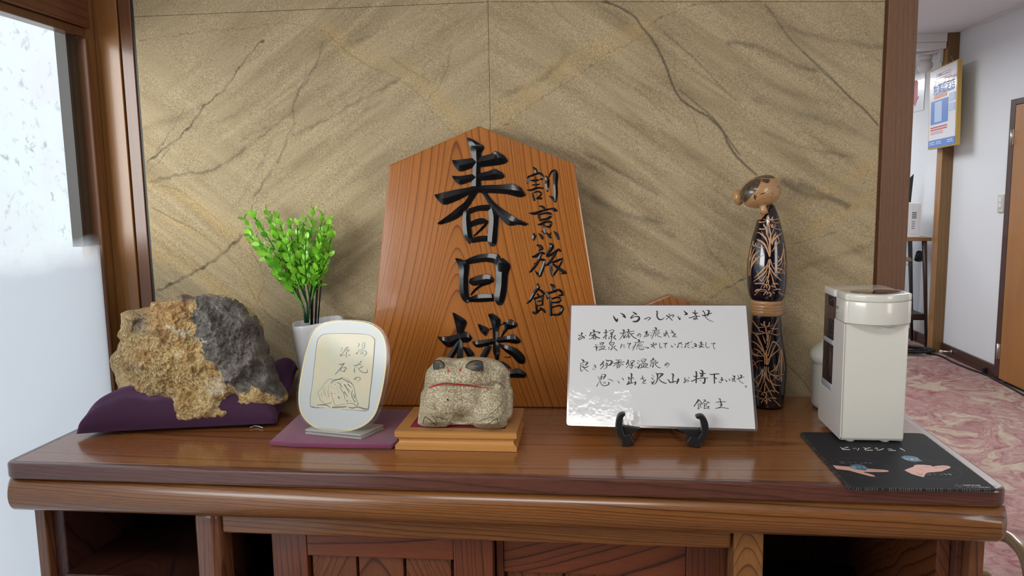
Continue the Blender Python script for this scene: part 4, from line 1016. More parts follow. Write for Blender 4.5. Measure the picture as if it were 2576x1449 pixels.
loop = closed([(880, 808.5), (925, 814.5), (953, 832), (967, 859), (970, 895), (966, 950), (954, 1007), (940, 1044), (914, 1069), (880, 1082), (840, 1084), (799, 1076), (770, 1056), (756, 1027), (754, 985), (762, 930), (773, 880), (790, 840), (815, 818), (845, 810)], 4)
flat_strokes('yellow_line', [(0, 0, 1, ' '.join('%f,%f,2.0' % p for p in loop+[loop[0]]))], PS, 'gold_line', plaque, .0004, 1, 1)
card = [(823, 840), (850, 838.5), (900, 839.5), (925, 840), (946.5, 842.5), (944, 862), (939, 915), (934, 965), (930, 1000), (926, 1033), (905, 1033), (860, 1030), (820, 1026), (781, 1021), (779, 1018), (785, 975), (791, 920), (797, 865), (801, 851), (810, 842)]
decal('card', [card], PS, 'card_paper', plaque, .00045)
bord = "823,840,.8 850,838.6,.8 900,839.6,1 930,843,.8 941,852,1.6 943,862,1.4 939,915,1.4 934,965,1.6 929,1005,1.6 926,1031,2.4 905,1032.6,1 860,1029.5,.7;815,1025.5,.8 781,1021,1.2 785,975,.8 791,920,1 797,868,1 801,852,1 812,842,1 823,840,.8"
flat_strokes('card_border', [(0, 0, 1, bord)], PS, 'ink_wash', plaque, .0006, 1, 2)
CARD = """800,145,6 825,190,25 780,270,4;740,400,8 755,450,25 800,380,12 840,330,4;915,145,8 910,270,12;930,140,12 985,140,14 975,265,18;920,200,8 970,198,8;910,268,8 975,262,12;785,345,6 860,330,12 985,295,10;840,400,10 930,355,12 1010,375,18 1030,430,22 985,495,14 930,508,8;860,440,12 930,400,8;850,455,10 900,420,12 940,430,12 885,470,6;
335,265,8 355,300,22;330,310,4 320,370,16;290,440,10 315,510,22 400,370,8 440,290,4;425,285,8 500,265,20 530,255,12;510,270,16 430,340,14 365,430,8;450,345,8 530,330,14 545,355,16 470,395,10 440,370,8;470,350,8 510,350,8;465,400,18 465,480,18 460,550,16;375,500,8 420,480,12;520,455,8 560,485,16 515,520,4;
255,745,14 330,740,22 415,712,22;400,725,20 280,880,18 155,1020,14;305,870,10 320,940,20;300,870,6 400,830,14 465,850,20 390,935,12 430,940,20 355,945,8;
775,680,14 790,690,6;860,650,8 885,665,20 780,760,8 665,890,5;680,785,18 800,750,16 890,745,12;690,870,16 690,965,22;915,800,24 820,860,10;785,830,6 850,920,16 950,975,18 1045,965,22 1048,870,5;
760,1110,8 735,1160,10 680,1165,14 740,1110,14 830,1110,12 855,1140,16 830,1190,10 750,1245,4"""
flat_strokes('brush_lettering', [(830, 850, 11.145, CARD)], PS, 'ink', plaque, .0006, 1.1, 4)
RK = """365,690,6 420,610,5 510,520,5 540,440,5 600,390,6 700,290,7 730,280,9 800,290,6 820,350,7;365,690,6 370,740,6 430,880,7 420,920,7 470,940,6 480,980,6 550,970,5;
510,1015,6 600,1030,9 720,1020,12 780,965,5;760,430,8 830,330,16 900,310,22 1000,290,22 1090,260,28 1100,240,10 1230,265,6 1300,330,10 1390,420,14 1460,520,9 1470,590,9 1490,700,11 1530,900,11 1560,980,9 1590,1040,14 1560,1080,14 1500,1070,12 1400,1020,11 1230,1025,8;
1200,1040,5 1080,1055,8 940,1085,9 870,1050,8 830,920,8 780,760,7 785,690,5;740,725,10 810,715,6;1020,480,6 1060,590,9 1150,720,11 1180,870,7 1215,915,5"""
flat_strokes('rock_drawing', [(770, 930, 12.07, RK)], PS, 'ink_dry', plaque, .0006, 1.1, 3)
RW = """950,385,20 1040,440,25 1100,550,12 1110,570,4;1120,290,30 1220,330,30 1300,390,35;1300,330,14 1380,430,12;1160,440,30 1200,500,35 1260,600,25 1320,740,8;1270,440,35 1380,550,14;1280,580,18 1350,680,8;1165,670,35 1270,825,12;1420,610,8 1390,720,25 1410,850,22 1495,980,30;1450,760,30 1480,860,30;985,820,35 1015,870,35;1240,935,35 1260,970,30;1310,940,5 1400,950,6;
540,560,5 545,750,6;585,540,6 585,820,6;590,720,5 655,870,6;640,630,6 700,840,6;690,470,5 680,620,6 705,830,6;475,720,10 475,830,6;
325,1070,14 560,1065,40 660,1090,25 745,1160,14;805,1145,45 1150,1130,40 1250,1110,14;1300,1140,25 1430,1165,40 1560,1130,35 1780,1190,45 1860,1180,30;130,1125,8 260,1150,25 390,1145,8"""
for x, y in ((775, 540), (860, 573), (890, 455), (870, 373), (945, 540), (960, 610), (995, 680), (875, 722), (750, 355), (1085, 405), (1055, 350)): RW += ';%d,%d,14 %d,%d,18' % (x-8, y+3, x+8, y-3)
flat_strokes('rock_drawing', [(770, 930, 12.07, RW)], PS, 'ink_wash', plaque, .00058, 1.0, 3)
# acrylic foot, two layers with the slot between
pf = [at_z(x, y, T+.0085) for x, y in ((768, 1092), (908, 1106), (965, 1080), (826, 1067))]
prism('foot', pf, (0, 0, .0035), 'acrylic_foot', plaque, .0006, 1, label='clear acrylic base strip')
prism('foot', [p+Vector((0, 0, .0055)) for p in pf], (0, 0, .003), 'acrylic_foot', plaque, .0006, 1)

# plum cloth mat
cl = [(677, 1121), (740, 1126), (860, 1129), (985, 1130.5), (999, 1122), (1030, 1040), (900, 1038), (768, 1036), (757, 1046), (715, 1086)]
cp = [at_z(x, y, T+.0008) for x, y in rpoly(cl, 3, 2)]
cloth = prism('cloth_mat', cp, (0, 0, .0072), 'plum_cloth', None, .003, 3, True)
tag(cloth, 'flat plum coloured cloth mat under the acrylic plaque', 'cloth mat')

# ------------------------------------------------------------------ cushion and rock
cush = thing('cushion', 'dark purple velvet cushion under the big mineral rock', 'cushion', (-.75, 1.32, T))
c00, c10, c11, c01 = Vector((-.874, 1.176, 0)), Vector((-.548, 1.252, 0)), Vector((-.585, 1.452, 0)), Vector((-.915, 1.485, 0))
vs, fs = [], []; n = 70
def cpos(u, v, side):
    # pinched corners: edges bow inwards
    uu, vv = u*2-1, v*2-1
    bu = 1-.07*(1-vv*vv); bv = 1-.05*(1-uu*uu)
    U_, V_ = (uu*bu+1)/2, (vv*bv+1)/2
    p = (c00*(1-U_)+c10*U_)*(1-V_)+(c01*(1-U_)+c11*U_)*V_
    e = max(0, (1-abs(uu)**4.5)*(1-abs(vv)**4.5))**.45
    hgt = .066*e
    # dent under the rock
    dd = math.exp(-(((p.x+.745)/.095)**2+((p.y-1.30)/.075)**2)); d2 = math.exp(-(((p.x+.80)/.05)**2+((p.y-1.33)/.1)**2))
    if side > 0:
        w = noise.noise(Vector((p.x*9, p.y*14, 1)))*.006+noise.noise(Vector((p.x*26+p.y*9, p.y*30, 4)))*.0032+.0022*sin(38*p.x+60*p.y+6*noise.noise(Vector((p.x*12,p.y*12,3))))
        z = .012+hgt*(1-.50*dd)+w*e+.012*max(0, -uu)*e
        # folds from the left corner
        z += .0035*math.sin(10*atan2(p.y-1.18, p.x+.90))*e*math.exp(-((p.x+.84)/.10)**2)
    else: z = .0012+.010*(1-e)
    if e < .02: z = .0085
    # raised back right corner leaning on the wall side
    z += .050*math.exp(-(((u-1)/.16)**2+((v-1)/.22)**2))
    return Vector((p.x, p.y, T+z))
for side in (1, -1):
    for j in range(n+1):
        for i in range(n+1): vs.append(cpos(i/n, j/n, side))
m1 = (n+1)*(n+1)
for j in range(n):
    for i in range(n):
        a = j*(n+1)+i; fs.append((a, a+1, a+n+2, a+n+1)); a += m1; fs.append((a, a+n+1, a+n+2, a+1))
o = mesh_obj('cover', vs, fs, 'velvet_purple', cush, True)
bm = bmesh.new(); bm.from_mesh(o.data); bmesh.ops.remove_doubles(bm, verts=bm.verts, dist=.0004); bmesh.ops.recalc_face_normals(bm, faces=bm.faces); bm.to_mesh(o.data); bm.free()
bm = bmesh.new(); tp_ = [at_z(x, y, T+.0025) for x, y in ((630, 1075), (640, 1071), (650, 1072), (661, 1076))]
tube_bm(bm, tp_, .0008, 5); bm_obj('thread', bm, 'print_white', cush, label='loose white thread at the seam')

m, nt, bs = newmat('travertine'); v = coords(nt); s_ = sepxyz(nt, v)
at = nt.nodes.new('ShaderNodeAttribute'); at.attribute_name = 'paint'; sa = nt.nodes.new('ShaderNodeSeparateColor'); L(nt, at.outputs['Color'], sa.inputs[0])
w1 = nt.nodes.new('ShaderNodeVectorMath'); w1.operation = 'SCALE'; L(nt, nz(nt, v, 14, 4, .6, .3, 1), w1.inputs[0]); w1.inputs['Scale'].default_value = .13
w2 = nt.nodes.new('ShaderNodeVectorMath'); L(nt, v, w2.inputs[0]); L(nt, w1.outputs[0], w2.inputs[1]); q_ = sepxyz(nt, w2.outputs[0])
ph = mth(nt, 'ADD', mth(nt, 'MULTIPLY', q_[0], 1.0), mth(nt, 'MULTIPLY', q_[2], .22))
band = ramp(nt, mth(nt, 'FRACT', mth(nt, 'MULTIPLY', ph, 105)), [(0, 0), (.55, .25), (.8, 1), (1, 0)])
bigb = nz(nt, w2.outputs[0], 11, 4, .6)
tan = ramp(nt, bigb, [(.30, (.17, .10, .045)), (.40, (.46, .29, .12)), (.48, (.70, .53, .25)), (.55, (.46, .28, .095)), (.62, (.74, .58, .30)), (.72, (.74, .66, .50))])
bz = ramp(nt, nz(nt, v, 7, 2), [(.42, 0), (.60, 1)])
tan = mix(nt, mth(nt, 'MULTIPLY', band, mth(nt, 'MULTIPLY_ADD', bz, .65, .25)), tan, (.15, .085, .035))
ora = mix(nt, .5, tan, (.42, .19, .045))
tan = mix(nt, sa.outputs[1], tan, ora)
gn = nz(nt, v, 38, 6, .7)
grey = ramp(nt, gn, [(.30, (.060, .055, .048)), (.5, (.15, .135, .12)), (.68, (.27, .25, .225)), (.8, (.36, .30, .2))])
col = mix(nt, sa.outputs[0], tan, grey)
col = mix(nt, sa.outputs[2], col, (.72, .66, .52))
fine = nz(nt, v, 190, 4, .75)
col = mix(nt, 1.0, col, ramp(nt, fine, [(.35, .62), (.5, 1), (.68, 1.3)]), 'MULTIPLY')
crk = ramp(nt, nz(nt, w2.outputs[0], 24, 5, .65), [(.30, 0), (.40, 1)])
col = mix(nt, 1.0, col, mix(nt, crk, (.33, .28, .22), (1, 1, 1)), 'MULTIPLY')
L(nt, col, bs.inputs['Base Color']); bs.inputs['Roughness'].default_value = .8
bump(nt, bs, mth(nt, 'ADD', mth(nt, 'ADD', mth(nt, 'MULTIPLY', fine, .6), mth(nt, 'MULTIPLY', gn, 1.6)), mth(nt, 'MULTIPLY', band, .25)), .8, .006)
ro = [(455, 741), (480, 750), (500, 743), (530, 741), (575, 750), (600, 765), (630, 790), (650, 815), (655, 850), (668, 880), (683, 925), (700, 975), (716, 1005), (712, 1014), (680, 1020), (640, 1022), (600, 1032), (560, 1048), (510, 1054), (460, 1060), (440, 1057), (420, 1040), (390, 1028), (340, 1022), (315, 1005), (300, 985), (290, 950), (278, 920), (276, 900), (290, 885), (300, 855), (292, 845), (303, 820), (303, 790), (318, 782), (345, 778), (375, 770), (385, 762), (415, 757), (440, 748)]
def rfront(px, py):
    b = 0
    for (x, y, r, a) in ((320, 800, 22, .012), (345, 920, 16, .010), (425, 800, 40, .010), (560, 850, 60, .008), (480, 1000, 45, .012), (600, 960, 30, -.010), (470, 840, 30, -.006), (380, 930, 35, .008), (350, 850, 30, -.006), (640, 990, 30, .008), (300, 960, 20, .004)):
        b += a*math.exp(-((px-x)**2+(py-y)**2)/(r*r))
    q = Vector((px/60, py/60, 3)); b += .016*(noise.fractal(q, .9, 2.1, 5)) 
    q = Vector((px/16, py/16, 9)); b += .0035*noise.fractal(q, .8, 2.1, 4)
    # ridge between the tan and the grey face
    b += .012*math.exp(-((px-(495+(py-760)*.42))/26)**2)*(1 if py < 960 else .3)
    return b
random.seed(3)
def rough_outline(P, amp, f=9):
    out = []
    Q = catmull([tuple(p) for p in P]+[tuple(P[0])], 5)[:-1]
    for x, y in Q:
        out.append((x+amp*noise.noise(Vector((x/f, y/f, 1)))*2, y+amp*noise.noise(Vector((x/f, y/f, 7)))*2))
    return out
def ryb(px, py):
    t = min(1, max(0, (py-930)/130)); return 1.315-.082*t*t
rock = blob('rock', rough_outline(ro, 2.2), (490, 900), ryb, .060, .085, 'travertine', None, 420, 130, rfront, 2.6)
tag(rock, 'large banded tan and grey mineral rock resting on the dark purple cushion', 'rock')
me = rock.data; ca = me.color_attributes.new('paint', 'FLOAT_COLOR', 'POINT')
def proj(p):
    v = p-CAM; w = v.dot(_f); return W/2+FPX*v.dot(_R)/w, H/2-FPX*v.dot(_U)/w
greyp = [(490, 735), (600, 750), (665, 830), (720, 985), (700, 1005), (668, 985), (640, 975), (600, 990), (572, 970), (560, 935), (520, 905), (500, 850), (485, 800)]
wh1 = ((418, 822), (470, 838)); wh2 = ((480, 845), (512, 857)); bufr = []
def segd(x, y, a, b):
    vx, vy = b[0]-a[0], b[1]-a[1]; t = max(0, min(1, ((x-a[0])*vx+(y-a[1])*vy)/(vx*vx+vy*vy))); return math.hypot(x-a[0]-t*vx, y-a[1]-t*vy)
for vtx in me.vertices:
    x, y = proj(vtx.co); jx = x+16*noise.noise(Vector((x/22, y/22, 0)))+6*noise.noise(Vector((x/6, y/6, 2))); jy = y+16*noise.noise(Vector((x/22, y/22, 5)))+6*noise.noise(Vector((x/6, y/6, 8)))
    g = 1. if inside(jx, jy, greyp) else 0.
    g = max(g, .85*math.exp(-(((x-470)/45)**2+((y-748)/9)**2)), .7*math.exp(-(((jx-350)/22)**2+((jy-810)/30)**2)))
    o_ = math.exp(-(((jx-430)/70)**2+((jy-790)/45)**2))+.6*math.exp(-(((jx-350)/30)**2+((jy-890)/40)**2)); o_ = min(1, o_)
    w_ = max(math.exp(-(segd(jx, jy, *wh1)/5)**2), .8*math.exp(-(segd(jx, jy, *wh2)/4)**2), .7*math.exp(-(((jx-545)/22)**2+((jy-975)/22)**2)))
    bufr += [g, o_, w_, 1]
ca.data.foreach_set('color', bufr)

# ------------------------------------------------------------------ frog on its plinth
base = thing('display_plinth', 'honey coloured wooden plinth with moulded edge and red felt top under the frog', 'plinth', (-.213, 1.22, T))
bx0, bx1, by0, by1 = -.3105, -.1155, 1.1505, 1.2880
prof = [(0, .0006), (0, .0075), (.0016, .0082), (.0045, .0105), (.0058, .0140), (.0050, .0170), (.0020, .0198), (.0012, .0206), (.0000, .0215), (0, .0300)]
vs, fs = [], []
for (i_, z) in prof:
    vs += [(bx0+i_, by0+i_, T+z), (bx1-i_, by0+i_, T+z), (bx1-i_, by1-i_, T+z), (bx0+i_, by1-i_, T+z)]
for k in range(len(prof)-1):
    for i in range(4): fs.append((4*k+i, 4*k+(i+1) % 4, 4*k+4+(i+1) % 4, 4*k+4+i))
fs.append((0, 3, 2, 1)); t_ = 4*(len(prof)-1); fs.append((t_, t_+1, t_+2, t_+3))
mesh_obj('moulding', vs, fs, 'plinth_wood', base)
fw = .020
for (q) in ([(bx0, by0), (bx1, by0), (bx1-fw, by0+fw), (bx0+fw, by0+fw)], [(bx1, by0), (bx1, by1), (bx1-fw, by1-fw), (bx1-fw, by0+fw)], [(bx1, by1), (bx0, by1), (bx0+fw, by1-fw), (bx1-fw, by1-fw)], [(bx0, by1), (bx0, by0), (bx0+fw, by0+fw), (bx0+fw, by1-fw)]):
    prism('mitred_frame', [Vector((x, y, T+.0301)) for x, y in q], (0, 0, .0014), 'plinth_top_wood', base, .0004, 1)
box('felt', bx0+fw, bx1-fw, by0+fw, by1-fw, T+.0301, T+.0307, 'red_felt', base, label='dark red felt inlay')
m, nt, bs = newmat('frog_stone'); v = coords(nt)
a_ = nz(nt, v, 380, 3, .75); b_ = nz(nt, v, 28, 4, .6); c_ = nz(nt, v, 620, 2, .7)
cl_ = ramp(nt, a_, [(.30, (.17, .13, .07)), (.42, (.42, .355, .22)), (.52, (.60, .53, .38)), (.68, (.82, .76, .60))])
cl_ = mix(nt, ramp(nt, b_, [(.40, 0), (.62, .55)]), cl_, mix(nt, 1.0, cl_, (.56, .50, .40), 'MULTIPLY'))
cl_ = mix(nt, 1.0, cl_, ramp(nt, c_, [(.36, .55), (.48, 1), (.7, 1.2)]), 'MULTIPLY')
L(nt, cl_, bs.inputs['Base Color']); bs.inputs['Roughness'].default_value = .88; bs.inputs['Specular IOR Level'].default_value = .2
bump(nt, bs, mth(nt, 'ADD', a_, c_), .7, .0022)
fo = [(1095, 906), (1104, 900), (1120, 901), (1140, 904), (1158, 903), (1175, 900), (1200, 900), (1230, 903), (1255, 911), (1272, 925), (1281, 940), (1284, 965), (1284, 975), (1290, 985), (1290, 1020), (1288, 1045), (1277, 1058), (1274, 1072), (1265, 1081), (1235, 1082.5), (1205, 1081), (1194, 1075), (1190, 1071), (1160, 1070), (1131, 1071), (1120, 1078), (1100, 1078), (1065, 1077), (1052, 1068), (1051, 1060), (1056, 1020), (1059, 990), (1066, 977), (1070, 945), (1075, 930), (1085, 920)]
def fyb(px, py):
    t = min(1, max(0, (py-985)/85)); t = t*t*(3-2*t)
    return 1.222*(1-t)+1.186*t
G = [ # px,py,rx,ry,amp  pushes towards the viewer
 (1104, 918, 17, 14, .011), (1200, 919, 24, 15, .013), (1150, 912, 16, 12, -.006), (1155, 955, 70, 25, .012), (1250, 935, 26, 22, -.004),
 (1155, 972, 80, 5, -.0035), (1150, 1012, 55, 20, .008), (1165, 1052, 30, 18, -.020), (1085, 1065, 38, 20, .016), (1235, 1067, 42, 20, .020),
 (1080, 1025, 18, 26, .006), (1255, 1015, 24, 30, .012), (1240, 972, 14, 10, -.006), (1275, 960, 10, 24, -.012), (1207, 1000, 14, 30, -.006), (1098, 1000, 14, 16, -.004), (1279, 1010, 5, 30, -.006), (1120, 1048, 14, 12, -.004)]
def ffront(px, py):
    b = 0
    for x, y, rx, ry, a in G: b += 1.3*a*math.exp(-((px-x)/rx)**2-((py-y)/ry)**2)
    b += .0012*noise.fractal(Vector((px/9, py/9, 2)), .9, 2.1, 4); return b
zf = T+.0318
def fpost(vs):
    out = []
    for p in vs:
        if p.z < zf: p = Vector((p.x, p.y, zf))
        out.append(p)
    return out
frog = thing('stone_frog', 'squat grey stone frog with painted eyes and thin red mouth on a wooden plinth', 'frog figurine', (-.2, 1.21, zf))
fb = blob('body', fo, (1172, 985), fyb, .030, .045, 'frog_stone', frog, 300, 90, ffront, 3.4, fpost)
FS = bvh_surf([fb])
eyeL = [(1091, 921), (1093, 911), (1099, 907), (1106, 907), (1112, 911), (1118, 920), (1113, 926), (1102, 930), (1092, 931)]
eyeR = [(1172, 925), (1177, 916), (1186, 910), (1197, 908), (1207, 909), (1213, 914), (1214, 932), (1205, 933), (1192, 931), (1180, 928)]
decal('eye', [eyeL], FS, 'eye_green', frog, .0003, 2.5); decal('eye', [eyeR], FS, 'eye_green', frog, .0003, 2.5)
decal('iris', [[(1092, 929), (1092.5, 917), (1096, 912), (1101, 912), (1106, 917), (1107, 924), (1102, 929)]], FS, 'eye_slate', frog, .00055, 2)
decal('iris', [[(1192, 921), (1195, 915), (1202, 912.5), (1209, 914), (1213.5, 919), (1213, 930), (1205, 932), (1196, 929)]], FS, 'eye_slate', frog, .00055, 2)
flat_strokes('eye_rim', [(0, 0, 1, "1092,930,1 1091,921,1.5 1093,911,1.6 1099,907,1.8 1106,907,2 1112,911,2.2 1118,920,2 1113,926,1;1172,925,1.6 1177,916,2 1186,910,2.4 1197,908,2 1207,909,2 1213,914,1.8 1214,932,1.6 1205,933,1.2 1192,931,1.4 1180,928,1.4 1172,925,1")], FS, 'eye_ink', frog, .0008, 1, 4)
flat_strokes('painted_mouth', [(980, 860, 4.83, "482,554,10 500,551,20 560,528,18 640,508,18 700,503,16 800,512,18 920,522,18 1040,542,16 1130,556,14 1202,562,10")], FS, 'paint_red', frog, .0005, 1, 8)
flat_strokes('painted_nostril', [(980, 860, 4.83, "712,340,18 716,358,24 716,368,12;866,332,16 858,348,24 852,356,12")], FS, 'paint_red', frog, .0005, 1, 4)
flat_strokes('groove_shade', [(980, 860, 4.83, "432,908,10 415,950,12 408,1000,5;440,915,14 500,960,18 570,1015,6;515,900,10 560,950,10 580,990,5;560,915,8 640,930,10 700,950,5;1075,975,5 1150,940,9 1250,910,5;1195,1005,6 1260,960,11 1315,925,6;1305,930,6 1315,970,8 1320,1005,4;1250,478,5 1330,495,8 1410,560,5;1200,900,4 1300,820,6 1380,720,4")], FS, 'groove_shade', frog, .0004, .8, 5)  # flat dark strokes, crease shade painted on rather than carved
flat_strokes('chisel_hole_shade', [(980, 860, 4.83, "700,695,14 714,712,20")], FS, 'eye_ink', frog, .0005, 1, 3)  # dark dab painted for the shade inside a small hole

# ------------------------------------------------------------------ vase with artificial sprigs
vase = thing('vase', 'tall white rounded-square tapering vase standing behind the acrylic plaque', 'vase', (-.535, 1.43, T))
bm = bmesh.new(); rot = radians(24); rings = []
for (z, h) in ((.0008, .030), (.004, .0335), (.05, .0385), (.10, .0435), (.150, .0478), (.158, .0485), (.1605, .0478), (.1605, .0440), (.150, .0430), (.02, .030)):
    r = []
    for k in range(40):
        a = 2*pi*k/40; c, s = cos(a), sin(a); q = (abs(c)**4.5+abs(s)**4.5)**(-1/4.5)*h
        zz_ = z + (.006*(cos(a-rot+pi/4))*(1 if z > .12 else 0))
        r.append(bm.verts.new((-.533+q*cos(a+rot), 1.432+q*sin(a+rot), T+zz_)))
    rings.append(r)
for i in range(len(rings)-1):
    for k in range(40): bm.faces.new((rings[i][k], rings[i][(k+1) % 40], rings[i+1][(k+1) % 40], rings[i+1][k]))
bm.faces.new(rings[0][::-1]); bm.faces.new(rings[-1])
bmesh.ops.recalc_face_normals(bm, faces=bm.faces)
for e in bm.edges:
    if len(e.link_faces) == 2 and e.calc_face_angle(0) > radians(50): e.smooth = False
bm_obj('body', bm, 'vase_white', vase, True)
plant = thing('artificial_plant', 'bright green plastic leaf bush on dark stems in a white vase', 'plant', (-.535, 1.43, T+.03))
bunch = at_y(768, 800, 1.43)
def pyw(px, py, y): return at_y(px, py, y)
stems = [] # main stems: px path, depth at tip
JUNC = [((768, 812), (766, 785), (762, 768)), ((770, 812), (772, 790), (773, 765)), ((774, 812), (777, 785), (779, 750)), ((772, 812), (774, 790), (784, 755))]
SPR = [ # tip px, mid px, junction idx, tip depth
 ((612, 546), (668, 640), 0, 1.445), ((632, 533), (690, 625), 0, 1.42), ((622, 588), (678, 650), 0, 1.40), ((668, 524), (708, 610), 0, 1.455), ((700, 545), (728, 640), 1, 1.41),
 ((730, 565), (742, 650), 1, 1.45), ((650, 610), (692, 664), 0, 1.385), ((748, 556), (752, 640), 1, 1.40), ((764, 552), (762, 640), 2, 1.46), ((788, 518), (778, 630), 2, 1.445),
 ((812, 540), (795, 640), 2, 1.42), ((832, 548), (808, 640), 3, 1.46), ((806, 586), (797, 660), 3, 1.385), ((836, 590), (815, 668), 3, 1.43), ((830, 640), (806, 690), 3, 1.41),
 ((672, 648), (704, 682), 0, 1.43), ((770, 600), (768, 670), 2, 1.385), ((716, 600), (734, 665), 1, 1.39), ((826, 565), (806, 650), 3, 1.40), ((686, 570), (716, 645), 0, 1.43)]
# leaf shapes
def leaf_mesh(nm, ln, wd, curl, mat):
    vs, fs = [], []; K = 5
    for i in range(K+1):
        t = i/K; w = wd*(sin(pi*min(1, t*.92+.06))**.8)*(1 if i < K else 0)
        x = ln*t; z = curl*ln*t*t
        vs += [(x, -w, z+.18*w), (x, 0, z-.08*w), (x, w, z+.18*w)]
    for i in range(K):
        a = 3*i; fs += [(a, a+3, a+4, a+1), (a+1, a+4, a+5, a+2)]
    me = bpy.data.meshes.new(nm); me.from_pydata(vs, [], fs); me.update(); me.materials.append(MATS[mat]); me.polygons.foreach_set('use_smooth', [True]*len(fs)); return me
LM = [leaf_mesh('leaf', .0165, .0048, .18, 'leaf_green'), leaf_mesh('leaf', .0150, .0054, .30, 'leaf_green'), leaf_mesh('leaf', .0150, .0045, -.2, 'leaf_pale'), leaf_mesh('leaf', .0130, .0042, .25, 'leaf_pale'), leaf_mesh('leaf', .0165, .0048, .1, 'leaf_deep')]
rnd = random.Random(11); nleaf = 0
for jn in JUNC:
    tube('main_stem', [at_y(x, y, 1.432+.002*JUNC.index(jn)) for x, y in jn], [.0022, .002, .0016], 'stem_green', plant, 6)
extra_v, extra_f = [], []
for si, (tip, mid, j, yd) in enumerate(SPR):
    st_ = JUNC[j][2]; P = catmull([(st_[0], st_[1], 1.434), (mid[0], mid[1], (1.434+yd)/2), (tip[0], tip[1], yd)], 9)
    W3 = [at_y(a, b, c) for a, b, c in P]
    spr = tube('sprig', W3, [.0013*(1-.5*i/len(W3)) for i in range(len(W3))], 'stem_green' if si % 3 else 'leaf_deep', plant, 5)
    cum = [0]
    for a, b in zip(W3[:-1], W3[1:]): cum.append(cum[-1]+(b-a).length)
    Lt = cum[-1]; s0 = Lt*.22; kk = 0; pos = s0
    while pos <= Lt+.0005:
        i = max(k for k in range(len(cum)) if cum[k] <= pos+1e-9); i = min(i, len(W3)-2)
        p = W3[i].lerp(W3[i+1], (pos-cum[i])/(cum[i+1]-cum[i])); t = (W3[i+1]-W3[i]).normalized()
        sd = t.cross(Vector((0, -1, 0))).normalized(); fwd = sd.cross(t)
        az0 = (kk % 2)*pi/2+rnd.uniform(-.4, .4)
        for q in range(2):
            az = az0+q*pi; out = (sd*cos(az)+fwd*sin(az)); tilt = rnd.uniform(.50, .95)
            dirv = (t*cos(tilt*1.0)+out*sin(tilt*1.0)).normalized()
            nrm = (t*sin(tilt)-out*cos(tilt)+Vector((rnd.uniform(-.5, .5), rnd.uniform(-.7, .1), rnd.uniform(-.3, .5)))); nrm = (nrm-dirv*nrm.dot(dirv)).normalized()
            yv = nrm.cross(dirv); sc_ = rnd.uniform(1.05, 1.5)*(1.0 if pos < Lt*.85 else .8)
            me = rnd.choice(LM); Mx = Matrix((dirv*sc_, yv*sc_, nrm*sc_)).transposed().to_4x4(); Mx.translation = p
            if nleaf < 300:
                lf = bpy.data.objects.new('leaf', me); C.objects.link(lf); lf.parent = spr
                lf.matrix_parent_inverse = world_m(spr).inverted(); lf.matrix_basis = Mx
            else:
                b0 = len(extra_v); extra_v += [Mx @ v_.co for v_ in me.vertices]; extra_f += [tuple(b0+q2 for q2 in pl.vertices) for pl in me.polygons]
            nleaf += 1
        kk += 1; pos += rnd.uniform(.0098, .0125)
if extra_v: mesh_obj('foliage', extra_v, extra_f, 'leaf_green', plant, True, 'stuff')
print('leaves', nleaf)
for i, (a, b, r) in enumerate((((784, 812), (786, 684), .0030), ((793, 812), (800, 690), .0022), ((799, 812), (812, 660), .0015))):
    tube('black_stem', [at_y(a[0], a[1]+12, 1.446), at_y((a[0]+b[0])/2, (a[1]+b[1])/2, 1.448), at_y(b[0], b[1], 1.45)], r, 'stem_black', plant, 8)

# ------------------------------------------------------------------ kokeshi doll
kok = thing('kokeshi_doll', 'tall bowing kokeshi doll, black lacquer body carved with orchids, wooden head and waist band', 'doll', (.331, 1.43, T))
KY = 1.43; K0 = at_y(1931, 1000, KY).x
def kring(py, l, r):
    a, b = at_y(l, py, KY), at_y(r, py, KY); return ((a.x+b.x)/2, KY, (a.z+b.z)/2, (b.x-a.x)/2)
def krings(lst):
    P = catmull([tuple(q) for q in lst], 5); return [kring(*q) for q in P]
low = krings([(1030, 1893, 1966), (1024, 1890, 1971), (1000, 1887.5, 1974), (960, 1884, 1978), (920, 1883, 1980), (880, 1886, 1975), (840, 1889, 1970), (800, 1892, 1966.5), (791, 1893.5, 1966)])
low = [(a, b, z-low[0][2]+T+.0010 if i == 0 else z, r) for i, (a, b, z, r) in enumerate(low)]
low[0] = (low[0][0], KY, T+.001, low[0][3]*.96); low = [low[0]]+[q for q in low[1:] if q[2] > T+.002]
kb1 = lathe('lower_body', low, 'kokeshi_black', kok, 64)
bd = [kring(791, 1889.5, 1967), kring(789, 1889, 1968.5), kring(779, 1889, 1969), kring(778, 1889.6, 1968.4), kring(777, 1889, 1969.2), kring(773, 1889, 1969.5), kring(772, 1889.6, 1968.8), kring(771, 1889, 1969.6), kring(766, 1889, 1970), kring(765, 1889.6, 1969.2), kring(764, 1889, 1970), kring(757, 1889, 1970), kring(754, 1890, 1969)]
lathe('waist_band', bd, 'kokeshi_wood', kok, 64, label='ringed bare wood waist band')
up_ = krings([(754, 1892, 1967), (751, 1888, 1971), (740, 1883.5, 1975), (720, 1880, 1978.5), (690, 1879, 1980), (660, 1880.5, 1979.5), (630, 1885, 1977.5), (600, 1891, 1973), (575, 1898.5, 1967), (550, 1906, 1960), (535, 1913, 1955.5), (524, 1921, 1951), (517, 1929, 1948), (513, 1936, 1943)])
kb2 = lathe('upper_body', up_, 'kokeshi_black', kok, 64)
KS = bvh_surf([kb1, kb2])
